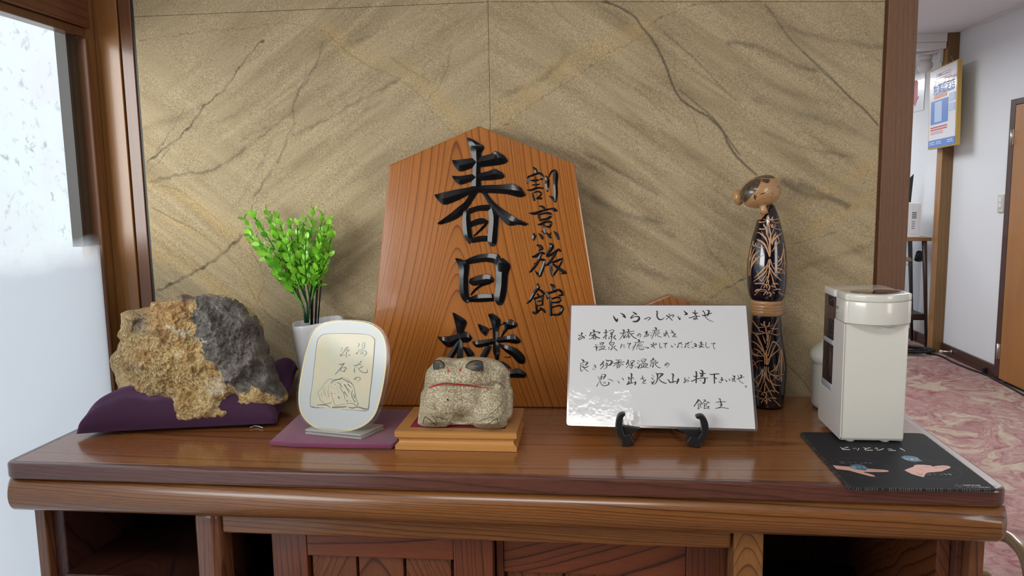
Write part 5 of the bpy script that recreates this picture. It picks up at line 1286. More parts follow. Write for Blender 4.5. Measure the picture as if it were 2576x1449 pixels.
K1 = """825,905,40 805,960,45 850,985,30 930,1000,18;910,930,22 900,975,35 860,995,20;715,975,10 790,995,12;830,1000,12 960,985,14 1030,970,16;640,1035,34 700,1040,26 800,1015,10;890,1020,8 980,1050,14 1050,1040,12;
730,1070,12 745,1110,35 790,1160,26;850,1030,30 825,1080,36 850,1130,30;870,1080,20 890,1110,24;915,1080,22 905,1120,30 880,1140,16;650,1175,36 720,1180,28 820,1155,10;900,1140,18 1000,1175,14 1080,1195,14;970,1070,10 950,1140,12;900,1135,8 1000,1110,12;
775,1180,20 800,1260,18 850,1400,14;845,1150,28 865,1250,34 880,1340,20;935,1180,14 890,1290,16;570,1080,8 620,1120,14;
590,1255,8 650,1255,26 740,1330,40 800,1430,20;690,1220,10 740,1330,20;1100,1260,18 1020,1320,20 920,1430,14;985,1250,14 930,1340,30 900,1440,16;1010,1280,10 1040,1400,16;870,1290,24 880,1400,34 875,1449,26;590,1390,8 660,1420,24"""
K2 = """330,0,30 400,60,34 440,160,18 470,330,14 480,400,14;240,90,8 320,120,36 400,200,40 450,330,24 470,400,18;440,0,16 470,120,18;500,0,26 480,130,34 485,300,38 480,400,28;560,10,14 510,160,18;660,0,20 560,80,34 520,190,16;650,130,14 590,200,30 520,310,10;580,0,12 640,80,14 670,180,6;
185,120,20 175,180,24 200,210,18;230,150,18 220,195,26 190,215,16;290,160,10 240,210,14;230,215,10 300,235,16 380,240,10;135,190,8 160,205,12;150,230,18 130,350,24 110,500,18 105,745,16;225,230,12 170,330,16 140,440,14;320,285,10 220,350,26 170,450,34 140,590,12;395,372,6 290,410,20 200,490,36 140,620,18 125,745,14;205,425,16 240,440,14 300,545,6;125,300,10 130,480,16;
725,160,14 720,300,14 690,430,34 620,500,24 540,535,8;735,260,20 740,400,22 760,520,12;700,440,16 680,520,20 620,580,12;730,500,14 690,610,8;750,500,16 745,640,12;770,520,8 785,640,8;610,360,5 650,430,9;560,630,14 640,620,22 720,640,18;580,650,22 640,690,16 700,705,8;640,690,12 660,655,14 700,640,10;720,660,16 720,715,18;745,680,20 750,735,14;790,640,12 760,660,12;
460,455,14 430,560,20 340,660,34 200,790,8;450,560,14 400,680,30 290,780,26 180,860,8;250,660,6 290,780,10 325,850,20;440,670,8 390,770,20 325,850,18;
485,450,30 470,590,34 490,640,20;500,480,18 540,600,22 640,700,18;490,600,16 560,720,30 690,840,14;480,610,26 465,720,30 440,820,24 425,880,22;480,640,16 520,760,18 550,880,26 600,990,14;435,760,14 370,880,12;460,830,22 455,900,20;
210,895,20 300,890,24 450,910,12;370,975,18 400,930,20 440,915,14;425,930,22 430,975,22;460,915,22 480,960,28 455,1015,24;530,900,16 600,890,24 635,910,16;510,930,26 560,960,20;340,930,12 315,985,10;215,1040,22 250,1010,40 330,1000,20 420,1010,10;290,1020,14 205,1105,14;300,1035,8 430,1030,12;370,1100,20 400,1055,22 440,1040,12;430,1080,24 450,1060,30;470,1050,26 505,1085,28 480,1125,26;550,1010,14 640,995,26 680,1005,22;530,1040,12 570,1070,20;635,1040,12 690,1085,24 750,1105,16"""
K3 = """75,145,12 120,210,20 160,260,18 185,320,10;150,245,14 240,240,10;240,160,26 235,210,34 260,230,16;190,190,18 215,220,16;310,175,20 300,215,24 275,235,16;260,240,20 265,300,24 280,360,22 275,430,20;350,210,8 300,235,10;435,115,10 390,200,18 345,315,14;325,250,12 380,265,18 435,255,12;195,295,18 240,320,16;130,320,18 170,335,20 255,320,10;290,290,16 300,310,20;320,285,22 310,320,20;260,320,14 340,330,12 410,350,18 450,325,8;215,355,10 240,420,20 255,465,16;300,340,14 290,440,18 270,530,14;325,355,10 305,480,16 275,570,14;
60,300,10 130,350,26 190,470,28 235,590,20 245,760,16;55,435,10 130,470,24 210,560,26 265,640,18;95,540,12 160,570,22 230,650,14;455,390,8 410,450,14 360,440,18 330,500,16 290,640,18;350,450,16 400,460,22 460,530,14;400,480,16 340,600,20 290,760,18;450,545,12 340,640,18 290,700,16;265,570,22 270,680,34 275,760,34;70,555,18 75,600,22 130,630,24 205,650,14;75,620,14 130,645,18;205,565,8 120,620,8;215,710,10 150,720,10 75,780,12;75,700,10 100,730,12 145,820,8;65,720,10 75,800,8;
470,540,16 480,700,30 470,910,16;480,560,10 510,720,10 520,850,8;465,560,10 440,700,14 410,850,14;370,755,6 400,850,14;455,640,14 430,760,18 370,840,20 320,865,8;460,700,10 430,900,8;
240,790,14 220,860,20 100,970,12;265,790,16 260,860,26 240,960,24 230,1010,16;295,800,14 300,870,18 400,940,14;90,960,10 130,1010,24 150,1050,22 105,1085,12;215,870,18 180,1000,24 150,1060,16;265,880,18 280,960,26 340,1020,28 380,1110,22 440,1165,14;305,910,12 340,1010,14 400,1050,18 470,1055,8;250,1000,16 280,1080,18 350,1205,14;250,1040,18 240,1140,20;220,1005,10 185,1120,10;
315,905,12 380,910,14 440,925,14;370,920,18 430,975,14;345,1000,6 430,920,12 515,900,10;460,930,14 440,985,14;475,940,24 475,1000,20;100,1110,8 200,1145,12;200,1190,18 215,1160,18 260,1160,24 265,1210,28 240,1240,18;225,1180,14 230,1200,12;265,1150,10 340,1130,16 385,1145,18;115,1205,8 220,1245,12;185,1100,8 130,1220,6;155,1250,6 220,1240,10;195,1300,16 225,1250,18;245,1260,18 250,1285,18;270,1250,26 270,1315,26;290,1250,16 330,1275,18;265,1235,8 400,1235,18;350,1220,14 400,1240,26;370,1255,12 460,1345,14"""
flat_strokes('carved_orchid', [(1830, 430, 8.05, K1), (1870, 590, 7.242, K2)], KS, 'pattern_wood', kok, .00035, .82, 4, 'orchids cut through the lacquer of the upper body')
flat_strokes('carved_orchid', [(1880, 780, 5.573, K3)], KS, 'pattern_wood', kok, .00035, .82, 4, 'orchids cut through the lacquer of the lower body')
decal('neckline', [[(1906, 553.5), (1907, 548), (1912, 538), (1918, 531), (1926, 526), (1931, 520), (1938, 515.5), (1936, 521), (1932, 530), (1927, 537), (1921, 545), (1915, 551.5)]], KS, 'kokeshi_wood', kok, .0003, 3)
na, nb = at_y(1923, 536, 1.408), at_y(1918, 515, 1.405)
tube('neck', [na, (na*2+nb)/3, nb], [.0075, .0056, .0062], 'kokeshi_wood', kok, 18)
ho = [(1861, 490), (1864, 473), (1876, 457), (1899, 446), (1920, 440.5), (1938, 440), (1950, 445), (1960, 456), (1965, 472), (1965, 485), (1960, 498), (1951, 508), (1935, 516.5), (1907, 524), (1885, 521.5), (1867, 509)]
kh = blob('head', ho, (1913, 483), lambda a, b: 1.418, .034, .034, 'kokeshi_wood', kok, 96, 30)
bo = [(1842, 497), (1844, 483), (1850, 477), (1858, 476), (1866, 480), (1872, 496), (1868, 512), (1860, 517), (1852, 514), (1845, 507)]
kbn = blob('hair_bun', bo, (1857, 497), lambda a, b: 1.428, .016, .016, 'kokeshi_wood', kok, 48, 16)
HS = bvh_surf([kh])
def c8(l): return [(1830+x/8.05, 430+y/8.05) for x, y in l]
decal('painted_hair', [c8([(248, 500), (255, 430), (300, 350), (380, 265), (470, 200), (560, 158), (690, 160), (670, 230), (620, 340), (570, 400), (520, 470), (440, 560), (350, 645), (300, 600), (262, 560)]),
      c8([(705, 165), (780, 160), (855, 170), (860, 205), (830, 245), (790, 250), (740, 235), (690, 210)]),
      c8([(550, 140), (600, 112), (680, 88), (780, 80), (870, 88), (940, 110), (955, 150), (880, 150), (760, 146), (640, 148), (560, 152)])], HS, 'hair_paint', kok, .0003, 2.2)
flat_strokes('painted_face', [(1830, 430, 8.05, "655,466,6 700,462,14 760,440,16 822,402,4;995,335,4 1020,325,12 1045,295,4;540,480,10 555,530,30 560,572,22;555,475,5 590,540,6;565,470,3 600,530,4;905,455,16 915,468,16;700,525,8 706,530,8;780,492,8 786,496,8")], HS, 'ink', kok, .0004, 1, 6)

# ------------------------------------------------------------------ white bottle behind the dispenser
bt = thing('white_bottle', 'white round-shouldered bottle half hidden behind the soap dispenser', 'bottle', (.447, 1.425, T))
bxc = .448; RB = .0405
lathe('body', [(bxc, 1.425, T+z, r*RB) for z, r in ((.0006, .80), (.003, .93), (.008, .99), (.012, 1.0), (.083, 1.0), (.086, 1.02), (.088, 1.08), (.095, 1.13), (.102, 1.13), (.108, 1.05), (.116, .85), (.124, .62), (.130, .50))], 'bottle_white', bt, 56)
lathe('neck_cap', [(bxc, 1.425, T+z, r*RB) for z, r in ((.1303, .50), (.131, .48), (.150, .47), (.158, .44), (.162, .34))], 'bottle_white', bt, 40)

# ------------------------------------------------------------------ touchless dispenser
dp = thing('soap_dispenser', 'tall cream automatic sanitizer dispenser with dark oval lid standing on black mat', 'dispenser', (.44, 1.27, T+.0035))
z0 = T+.0075
def foot(x0, x1, y0, y1, r, front_bulge=0, seg=6, nb=14):
    """rounded footprint with optional curved front"""
    pts = []
    for i in range(seg+1):
        a = radians(180+90*i/seg); pts.append((x0+r+r*cos(a), y0+r+r*sin(a)))
    for i in range(1, nb):
        t = i/nb; pts.append((x0+r+(x1-x0-2*r)*t, y0-front_bulge*sin(pi*t)**.8))
    for i in range(seg+1):
        a = radians(270+90*i/seg); pts.append((x1-r+r*cos(a), y0+r+r*sin(a)))
    for i in range(seg+1):
        a = radians(0+90*i/seg); pts.append((x1-r+r*cos(a), y1-r+r*sin(a)))
    for i in range(seg+1):
        a = radians(90+90*i/seg); pts.append((x0+r+r*cos(a), y1-r+r*sin(a)))
    return pts
def extr(nm, pts, za, zb, mat, bev=0, par=dp, seg=3, lab=None, sm=True):
    bm = bmesh.new(); a = [bm.verts.new((x, y, za)) for x, y in pts]; b = [bm.verts.new((x, y, zb)) for x, y in pts]
    f1 = bm.faces.new(a[::-1]); f2 = bm.faces.new(b)
    for i in range(len(pts)): bm.faces.new((a[i], a[(i+1) % len(pts)], b[(i+1) % len(pts)], b[i]))
    bmesh.ops.recalc_face_normals(bm, faces=bm.faces)
    if bev: bmesh.ops.bevel(bm, geom=list(f1.edges)+list(f2.edges), offset=bev, segments=seg, affect='EDGES', profile=.5)
    bm.normal_update()
    for e in bm.edges:
        if len(e.link_faces) == 2 and e.calc_face_angle(0) > radians(35): e.smooth = False
    return bm_obj(nm, bm, mat, par, sm, None, lab)
X0, X1 = .3925, .4905
extr('lower_shell', foot(X0+.0012, X1-.001, 1.2155, 1.2625, .003, 0), z0, T+.1945, 'dispenser_white', .004)
extr('back_shell', foot(X0+.0012, X1, 1.2627, 1.333, .012, 0), z0, T+.072, 'dispenser_white', .003)
prism('side_panel', [Vector((X0-.0006, y, T+z)) for y, z in ((1.2130, .0125), (1.2165, .0080), (1.327, .0080), (1.3325, .0130), (1.3325, .0715), (1.2632, .0715), (1.2626, .1945), (1.2130, .1945))], (.0017, 0, 0), 'dispenser_lid', dp, .0006, 2)
extr('base_ring', foot(X0+.0005, X1-.0015, 1.2165, 1.262, .003, 0), z0-.0003, z0+.0001, 'nozzle_grey', 0)
head_o = foot(X0, X1+.0012, 1.2125, 1.2625, .006, .020)
extr('head', head_o, T+.1950, T+.2295, 'dispenser_white', .0009)
extr('head_lid', [( (x-.4415)*.998+.4415, y) for x, y in head_o], T+.2296, T+.2415, 'dispenser_white', .0028, seg=4)
extr('tank_lid', foot(X0+.0002, X1, 1.2630, 1.335, .014, 0), T+.2275, T+.2400, 'dispenser_lid', .003, seg=4)
extr('tank', foot(X0+.0012, X1-.0015, 1.2635, 1.332, .012, 0), T+.0725, T+.2270, 'tank_smoke', .001, lab='smoked transparent liquid tank')
extr('tank_tray', foot(X0+.0006, X1-.001, 1.2632, 1.3325, .012, 0), T+.0723, T+.0830, 'tank_clear', .0008)
extr('tank_baffle', foot(X0+.0008, X1-.001, 1.2633, 1.3324, .012, 0), T+.148, T+.156, 'tank_clear', .0008)
el = [(.4445+.0395*cos(2*pi*k/60), 1.2305+.0255*sin(2*pi*k/60)) for k in range(60)]
extr('oval_window', el, T+.2412, T+.2424, 'lid_glass', .0005)
tube('nozzle', [(.4525, 1.2045, T+.1953), (.4525, 1.2045, T+.1900)], [.0085, .0062], 'nozzle_grey', dp, 20)
for x in (.4105, .4635): tube('rubber_foot', [(x, 1.225, T+.0039), (x, 1.225, T+.0072)], .007, 'nozzle_grey', dp, 16)
sxn = Vector((-1, 0, 0))
text_mesh('printed_mark', 'MAX', .0075, frame_m(Vector((X0-.0007, 1.2600, T+.214)), (0, -1, 0), (0, 0, 1)), 'print_line', dp)
mesh_obj('level_line', [(X0-.0006, 1.2612, T+.2050), (X0-.0006, 1.2470, T+.2050), (X0-.0006, 1.2470, T+.2055), (X0-.0006, 1.2612, T+.2055)], [(0, 1, 2, 3)], 'print_line', dp)
LS = lambda px, py: (at_z(px, py, T+.24245), Vector((0, 0, 1)))
flat_strokes('lid_mark', [(2060, 700, 9.66, "1220,285,5 1255,292,8 1290,284,6;1270,292,6 1310,284,9 1345,292,7;1320,290,6 1360,284,9 1395,290,7")], LS, 'print_white', dp, .0001, 1, 3)

# ------------------------------------------------------------------ black counter mat
MZ = T+.0032
mat_o = thing('counter_mat', 'black stitched mat printed with two hand drawings on the right front corner', 'mat', (.44, 1.14, T))
mc = [(.3425, 1.2655), (.3455, 1.0235), (.5375, 1.0290), (.5405, 1.2700)]
def rp2(pts, r, seg=6):
    return rpoly(pts, r, seg)
mo_ = rp2([(x, y) for x, y in mc], .012)
prism('pad', [Vector((x, y, T+.0004)) for x, y in mo_], (0, 0, .0028), 'mat_black', mat_o, .0008, 2)
MS = lambda px, py: (at_z(px, py, MZ), Vector((0, 0, 1)))
bm = bmesh.new(); cx_ = sum(p[0] for p in mo_)/len(mo_); cy_ = sum(p[1] for p in mo_)/len(mo_)
rr2 = random.Random(8)
# overlock stitches round the rim
per = []
for i in range(len(mo_)):
    a, b = Vector(mo_[i]), Vector(mo_[(i+1) % len(mo_)]); m_ = max(1, int((b-a).length/.0026))
    per += [(a.lerp(b, t/m_), (b-a).normalized()) for t in range(m_)]
for p, t in per:
    if rr2.random() < .25: continue
    p = p + t*rr2.uniform(-.0007, .0007)
    nrm = Vector((-t.y, t.x)); 
    if nrm.dot(Vector((cx_, cy_))-p) < 0: nrm = -nrm
    a = p-nrm*.0006; b = p+nrm*.0026+t*.0012; w_ = t*rr2.uniform(.00014, .00028)
    zz1, zz2 = T+.0028, MZ+.0004
    bm.faces.new([bm.verts.new((q.x, q.y, z)) for q, z in ((a-w_, zz1), (a+w_, zz1), (b+w_, zz2), (b-w_, zz2))])
    bm.faces.new([bm.verts.new((q.x, q.y, z)) for q, z in ((a-w_-nrm*.0002, T+.0006), (a+w_-nrm*.0002, T+.0006), (a+w_-nrm*.0001, zz1), (a-w_-nrm*.0001, zz1))])
bm_obj('edge_stitching', bm, 'thread_white', mat_o, kind='stuff')
g4 = (2080, 1100, 12.078); g5 = (2240, 1120, 9.908)
flat_strokes('printed_lettering', [
 g4+("410,302,12 500,380,24;500,375,20 695,380,22;470,345,18 560,325,20 640,310,14;600,300,10 640,296,10;650,306,10 665,303,8;790,330,10 830,358,16;855,325,8 900,355,14;965,335,24 970,360,24 930,395,20;1110,312,12 1180,345,18 1150,370,22 1220,395,20 1395,395,18;1180,345,18 1260,330,20 1330,322,14;1480,320,12 1550,335,14;1455,345,12 1540,355,14;1720,345,20 1640,380,22 1520,398,14;1850,360,14 1960,362,16 1990,400,20;1880,402,16 2095,405,18",),
 g5+("235,75,14 320,118,20;340,138,20 355,142,22",)], MS, 'print_white', mat_o, .00015, 1, 4)
flat_strokes('printed_circle', [g4+("150,800,4 180,730,4 300,670,4 500,640,4 800,640,4 1100,660,4 1400,710,4 1700,800,4 1880,900,4 1945,1040,4 1930,1120,4 1820,1180,4 1600,1225,4 1300,1248,4 1000,1225,4 760,1175,4 500,1090,4 300,970,4 180,870,4 150,800,4;700,1090,4 740,1060,4 800,1050,4;700,1090,4 720,1150,4 780,1165,4;1500,1090,4 1570,1120,4 1560,1160,4",),
 g5+("350,390,3 250,430,3 220,500,3 260,570,3 350,640,3;800,365,3 1000,395,3 1300,450,3 1500,520,3 1700,620,3 1765,720,3 1740,780,3 1600,830,3 1400,855,3 1150,850,3 900,815,3 820,795,3;780,365,3 900,375,3 1000,410,3 1250,440,3",)], MS, 'print_line', mat_o, .00012, 1, 6)
decal('printed_hand', [[MSp for MSp in [(2080+x/12.078, 1100+y/12.078) for x, y in [(180, 850), (400, 875), (660, 895), (900, 930), (1240, 955), (1480, 972), (1740, 992), (1870, 1012), (1885, 1030), (1850, 1052), (1700, 1062), (1500, 1058), (1300, 1060), (1140, 1055), (1125, 1072), (1250, 1100), (1400, 1145), (1475, 1185), (1440, 1200), (1330, 1192), (1180, 1150), (1000, 1105), (840, 1060), (680, 1015), (480, 990), (310, 970), (240, 920)]]]], MS, 'print_skin', mat_o, .00018)
decal('printed_hand', [[(2240+x/9.908, 1120+y/9.908) for x, y in [(345, 625), (450, 580), (570, 540), (600, 498), (680, 486), (850, 492), (1010, 508), (1045, 535), (1170, 515), (1300, 505), (1430, 515), (1495, 540), (1490, 570), (1380, 610), (1280, 655), (1100, 672), (960, 682), (895, 695), (865, 730), (830, 800), (700, 770), (530, 720), (430, 670)]]], MS, 'print_skin', mat_o, .00018)
decal('printed_speech_bubble', [[(2080+x/12.078, 1100+y/12.078) for x, y in closed([(690, 880), (760, 840), (900, 822), (1050, 840), (1180, 890), (1240, 945), (1225, 975), (1190, 1000), (1210, 1022), (1100, 1008), (960, 992), (820, 960), (720, 920)], 3)],
   [(2240+x/9.908, 1120+y/9.908) for x, y in closed([(262, 300), (320, 272), (430, 266), (560, 280), (680, 315), (750, 375), (815, 403), (730, 405), (640, 418), (500, 405), (380, 370), (300, 335)], 3)]], MS, 'print_blue', mat_o, .00028)
flat_strokes('printed_lettering', [g4+("750,885,8 800,930,12 895,935,12;790,905,10 870,890,12;915,900,6 935,915,8;955,898,6 975,912,8;1020,905,12 990,935,12;1100,895,10 1155,935,12;1150,940,8 1158,942,8",),
 g5+("350,325,6 375,335,10;350,345,6 372,352,9;450,345,12 400,368,12;495,340,8 560,345,10;490,360,8 600,362,10;545,340,8 560,362,9;630,330,9 680,362,11",)], MS, 'print_white', mat_o, .00036, 1, 3)
flat_strokes('printed_faint_lettering', [g4+("370,730,8 430,785,14 560,790,14;410,755,12 540,732,12;620,750,8 650,770,10;670,745,8 695,765,10;750,760,12 700,795,12;840,745,10 890,790,14;905,800,10 912,802,10;1010,765,8 1040,780,10 1020,800,10 1100,802,10;1120,768,8 1240,772,8;1130,785,8 1240,800,8;1170,765,8 1190,800,8;1260,770,8 1360,775,8;1280,800,8 1380,805,8;1310,765,8 1330,800,8",),
 g5+("890,712,8 1000,720,10;880,742,10 1025,745,10;970,712,8 990,742,8;1065,700,8 1130,742,14;1210,715,8 1270,745,12;1290,715,16 1300,745,16;1340,715,18 1400,745,22;1430,720,24 1520,742,30",)], MS, 'print_dim', mat_o, .00026, 1, 3)
flat_strokes('printed_hand_line', [g4+("1240,985,3 1500,1000,4 1720,1010,3;1400,1010,3 1600,1020,3;700,970,3 720,1020,2;1340,1150,3 1350,1168,3",),
 g5+("690,578,3 760,600,4 860,660,3;790,548,3 960,560,3 990,545,3;1090,570,3 1200,600,3;1080,560,3 1300,545,3;1250,570,3 1400,530,3;1310,580,3 1440,530,3;870,515,3 950,528,3",)], MS, 'print_brown', mat_o, .00032, 1, 4)
flat_strokes('printed_mark_on_hand', [g5+("655,680,6 690,700,10 690,712,10;700,725,10 760,735,12 800,708,14",)], MS, 'print_blue', mat_o, .00036, 1, 4)
e1 = at_z(2240+1815/9.908, 1120+1000/9.908, MZ+.0002); e2 = at_z(2240+2330/9.908, 1120+1005/9.908, MZ+.0002)
tm = text_mesh('printed_maker_name', 'SWIFTECHIE', .0062, frame_m(e1, (e2-e1), (0, 1, 0)), 'print_white', mat_o, sx=(e2-e1).length/.0405)
e3 = at_z(2240+1890/9.908, 1120+1045/9.908, MZ+.0002)
text_mesh('printed_maker_name', 'シーテック株式会社', .0036, frame_m(e3, (e2-e1), (0, 1, 0)), 'print_white', mat_o, sx=.95)
flat_strokes('printed_logo', [g5+("1640,975,8 1600,1000,8 1650,1035,8;1640,975,8 1690,978,6;1700,1050,6 1740,1055,8 1790,1025,8;1660,1000,6 1690,1030,6 1740,1030,6;1690,1005,6 1720,1030,6;1720,1000,6 1750,1010,6;1740,990,6 1790,1022,8",)], MS, 'print_dim', mat_o, .0002, 1, 3)

# ------------------------------------------------------------------ far room
po2 = thing('hanging_poster', 'gold framed certification poster hanging on the far wooden post', 'poster', (2.60, 6.1, DZ+.98))
PXm = 2.612
c_tl, c_tr, c_br, c_bl = Vector((PXm, 6.335, DZ+1.262)), Vector((PXm, 5.905, DZ+1.281)), Vector((PXm, 5.872, DZ+.697)), Vector((PXm, 6.305, DZ+.684))
def pp(u, v, lift=.0): # u 0..1 left to right, v 0..1 top to bottom, seen from the room
    a = c_tl.lerp(c_tr, u); b = c_bl.lerp(c_br, u); return a.lerp(b, v)+Vector((-lift, 0, 0))
prism('frame', [pp(-.025, -.017, -.002), pp(1.025, -.017, -.002), pp(1.025, 1.017, -.002), pp(-.025, 1.017, -.002)], (.030, 0, 0), 'poster_gold', po2, .001)
mesh_obj('print', [pp(0, 0, -.001), pp(1, 0, -.001), pp(1, 1, -.001), pp(0, 1, -.001)], [(0, 1, 2, 3)], 'poster_white', po2)
def prect(nm, u0, v0, u1, v1, mat, l=.0005): return mesh_obj(nm, [pp(u0, v0, l), pp(u1, v0, l), pp(u1, v1, l), pp(u0, v1, l)], [(0, 1, 2, 3)], mat, po2)
prect('printed_footer', 0, .905, 1, 1, 'poster_blue'); prect('printed_panel', .07, .40, .72, .70, 'poster_blue'); prect('printed_panel', .22, .42, .50, .68, 'poster_pale', .001)
prect('printed_photo', .76, .36, .97, .46, 'poster_pale', .001); prect('printed_photo', .76, .49, .97, .58, 'poster_pale', .001)
for v0 in (.735, .765): prect('printed_line', .07, v0, .70, v0+.016, 'poster_red')
for v0 in (.80, .822): prect('printed_line', .07, v0, .56, v0+.006, 'poster_red')
prect('printed_banner', .18, .335, .66, .375, 'poster_orange')
for a, b, c_, d__ in ((.25, .065, .78, .068), (.25, .125, .78, .128), (.25, .065, .256, .128), (.774, .065, .78, .128)): prect('printed_box', a, b, c_, d__, 'print_line')
prect('printed_line', .30, .088, .73, .098, 'poster_red'); prect('printed_line', .18, .318, .92, .328, 'poster_text')
for u in (.05, .30, .72): prect('printed_line', u, .93, u+.20, .94, 'poster_white', .001); prect('printed_line', u, .955, u+.22, .963, 'poster_white', .001)
def ptext(s, u, v, size, mat, sx=1, bold=.0):
    ex_ = (pp(1, v)-pp(0, v)); return text_mesh('printed_lettering', s, size, frame_m(pp(u, v, .0016), ex_, Vector((0, 0, 1))), mat, po2, bold, sx=sx)
ptext('ストップコロナ!', .14, .185, .058, 'poster_red', .88, .0004); ptext('対策認定店', .14, .265, .080, 'poster_text', .88, .0006)
ptext('群馬県', .32, .082, .018, 'poster_text')
tube('string', [pp(.62, -.017, -.012), Vector((2.655, 6.10, DZ+1.345)), pp(.80, -.017, -.012)], .0012, 'string', po2, 5)
# arrow notice beyond the post
ar = thing('arrow_sign', 'white sheet with a red bent arrow pointing down on the far wall', 'sign', (XR, 6.95, DZ+1.15))
mesh_obj('sheet', [(XR-.004, 6.74, DZ+1.33), (XR-.004, 7.5, DZ+1.33), (XR-.004, 7.5, DZ+1.02), (XR-.004, 6.74, DZ+1.02)], [(0, 1, 2, 3)], 'poster_white', ar)
ya, yb_, = 6.85, 7.02
apts = [(7.20, 1.28), (6.90, 1.28), (6.875, 1.26), (6.875, 1.14), (6.845, 1.14), (6.915, 1.065), (6.99, 1.14), (6.955, 1.14), (6.955, 1.20), (7.20, 1.20)]
prism('red_arrow', [Vector((XR-.0055, y, DZ+z)) for y, z in apts], (.001, 0, 0), 'arrow_red', ar)
# security camera on the side of the post
sc_ = thing('security_camera', 'white dome security camera with bracket above the arrow sign', 'camera', (2.62, 6.62, DZ+1.38))
cc_ = at_x(2327, 166, 2.60)
box('bracket', 2.63, 2.66, 6.235, 6.262, cc_.z+.0, cc_.z+.13, 'white_paint', sc_, .004); 
lathe('dome', [(cc_.x, cc_.y, cc_.z-.055+.11*i/12, max(.004, .055*sqrt(max(0, 1-(i/6-1)**2)))) for i in range(13)], 'white_paint', sc_, 28)
lathe('mount', [(cc_.x, cc_.y, cc_.z+.04, .048), (cc_.x, cc_.y, cc_.z+.075, .050), (cc_.x, cc_.y, cc_.z+.085, .03)], 'white_paint', sc_, 24)
tube('arm', [(cc_.x-.10, cc_.y, cc_.z+.085), (2.628, 6.25, cc_.z+.080)], .008, 'white_paint', sc_, 8)
# glass display stand
cab = thing('display_stand', 'glass display stand with wooden top and splayed dark legs behind the post', 'cabinet', (2.45, 6.55, 0))
cy0 = 6.36
xr_ = 2.700; xl_ = 2.00
box('top_board', xl_, xr_, cy0, cy0+.32, .862, .890, 'shelf_top_wood', cab, .003)
for x0, x1, yy in ((xr_-.050, xr_+.006, cy0+.02), (xl_+.05, xl_-.005, cy0+.02), (xr_-.050, xr_+.006, cy0+.30), (xl_+.05, xl_-.005, cy0+.30)):
    tube('leg', [(x0, yy, .861), ((x0+x1)/2, yy, .45), (x1, yy, .001)], [.019, .015, .011], 'leg_dark', cab, 12)
box('lower_shelf', xl_+.05, xr_-.005, cy0+.045, cy0+.28, .217, .268, 'leg_dark', cab, .003)
box('glass_pane', xl_+.06, xr_-.055, cy0+.0455, cy0+.0475, .2685, .861, 'cabinet_glass', cab)
for z in (.66, .42): box('glass_shelf', xl_+.06, xr_-.10, cy0+.06, cy0+.27, z, z+.006, 'cabinet_glass', cab)
wb = thing('white_appliance', 'white box-like appliance with printed label on the display stand', 'appliance', (2.5, 6.6, .891))
bxr = at_y(2317, 550, cy0+.01).x
box('case', 2.12, bxr, cy0+.01, cy0+.26, .8905, 1.165, 'white_paint', wb, .006)
box('label_panel', bxr-.075, bxr-.018, cy0+.008, cy0+.0097, .92, 1.14, 'poster_white', wb)
for i in range(4): box('label_text', bxr-.07, bxr-.035, cy0+.0072, cy0+.0079, 1.085-.014*i, 1.092-.014*i, 'print_line', wb)
for i in range(4): box('label_text', bxr-.07, bxr-.045, cy0+.0072, cy0+.0079, 1.015-.018*i, 1.020-.018*i, 'print_line', wb)
oc = at_y(2318, 645, cy0+.12)
orn = thing('black_ornament', 'small black carved ornament on the upper glass shelf of the stand', 'ornament', (oc.x, cy0+.12, .667))
blob('body', [(2299, 655), (2303, 640), (2308, 631), (2320, 632), (2326, 645), (2322, 656), (2310, 659)], (2312, 646), lambda a, b: cy0+.12, .03, .03, 'ornament_black', orn, 32, 10)
orn2 = thing('gold_ornament', 'small cream and gold ornament beside the black one on the glass shelf', 'ornament', (oc.x-.12, cy0+.12, .667))
blob('body', [(2274, 656), (2278, 648), (2288, 647), (2295, 655), (2286, 658)], (2284, 653), lambda a, b: cy0+.12, .02, .02, 'ornament_gold', orn2, 24, 8)
lb = prism('leaning_panel', [at_y(x, y, cy0+.27) for x, y in ((2299, 437), (2291, 512), (2291, 592), (2262, 592), (2268, 470))], (0, .008, 0), 'black_plastic')
tag(lb, 'dark pointed panel leaning behind the white appliance on the stand', 'panel')
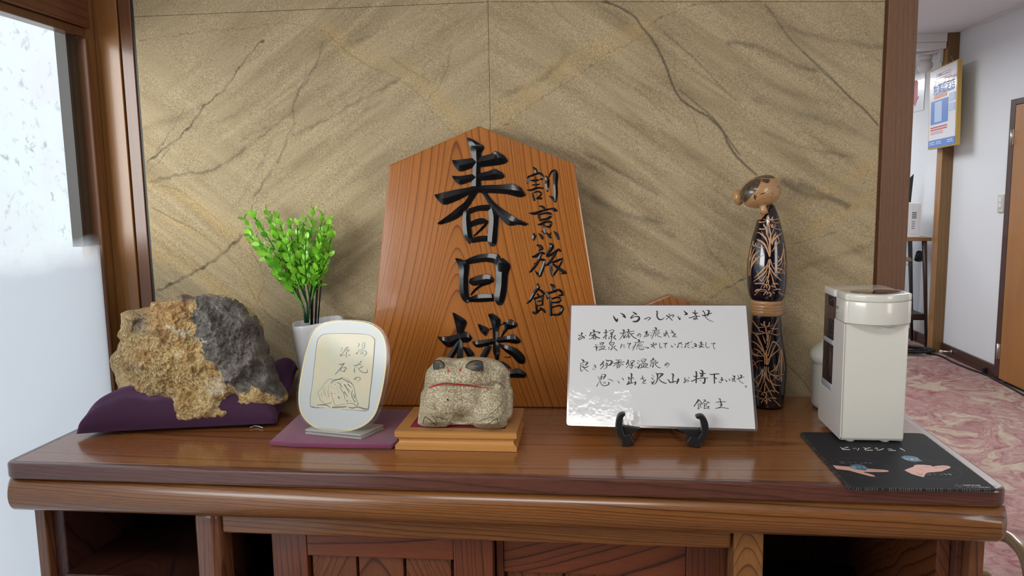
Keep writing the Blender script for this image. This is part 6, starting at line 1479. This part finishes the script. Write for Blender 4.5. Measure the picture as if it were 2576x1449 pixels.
# cables on the carpet
cbl = thing('coiled_cable', 'coil of black cable on the carpet at the foot of the post', 'cable', (2.52, 6.15, .005))
rr = random.Random(5); pts = []
for i in range(150):
    a = i*.33; r = .115+.03*sin(i*.37)+rr.uniform(-.006, .006); pts.append((2.50+r*cos(a)*1.15, 6.16+r*.9*sin(a)+.01*sin(i*.11), .008+.018*abs(sin(i*.21))+i*.00012))
tube('coil', pts, .0055, 'cable_black', cbl, 6)
c2 = tube('cable', [tuple(p) for p in catmull([(2.60, 6.12, .007), (2.66, 6.02, .007), (2.655, 5.80, .007), (2.67, 5.60, .007), (2.69, 5.47, .007), (2.70, 5.38, .007), (2.69, 5.30, .007), (2.68, 5.1, .007), (2.66, 4.8, .007), (2.66, 4.4, .007)], 5)], .0062, 'cable_black', None, 6)
tag(c2, 'black cable running along the dark baseboard towards the door', 'cable')
pl = box('cable_clip', 2.700, 2.7215, 5.455, 5.485, .001, .045, 'cable_black', None, .003); tag(pl, 'small black clip holding the cable against the baseboard', 'clip')
# rattan chair beside the desk (only its arm loop shows)
ch = thing('rattan_chair', 'golden brown rattan chair whose curved arm shows beyond the desk corner', 'chair', (1.05, 1.45, 0))
apx = [(2380, 1300, .50), (2440, 1326, .54), (2490, 1337, .55), (2532, 1350, .55), (2552, 1364, .548), (2577, 1395, .54), (2592, 1450, .51), (2590, 1530, .44)]
tube('arm_loop', [tuple(p) for p in catmull([tuple(at_z(*q)) for q in apx], 6)], .0135, 'rattan', ch, 14)
bpx = [(2430, 1500, .36), (2448, 1452, .40), (2466, 1441, .41), (2486, 1450, .40), (2505, 1500, .36)]
tube('front_curl', [tuple(p) for p in catmull([tuple(at_z(*q)) for q in bpx], 6)], .0085, 'rattan', ch, 12)
ex_c, ey_c = 1.02, 1.30
tube('seat_rim', [(ex_c+.22*cos(2*pi*k/32), ey_c+.22*sin(2*pi*k/32), .305) for k in range(33)], .014, 'rattan', ch, 10)
lathe('seat', [(ex_c, ey_c, .285, .205), (ex_c, ey_c, .315, .21), (ex_c, ey_c, .330, .18)], 'rattan', ch, 36, ex=.96)
for x, y in ((.88, 1.16), (1.16, 1.16), (.88, 1.44), (1.16, 1.44)): tube('leg', [(x, y, .305), (x+(.02 if x > 1 else -.02), y+(.02 if y > 1.3 else -.02), .001)], .013, 'rattan', ch, 10)

print('objects', len(bpy.data.objects), 'tris', sum(len(m_.loops)-2*len(m_.polygons) for m_ in bpy.data.meshes))
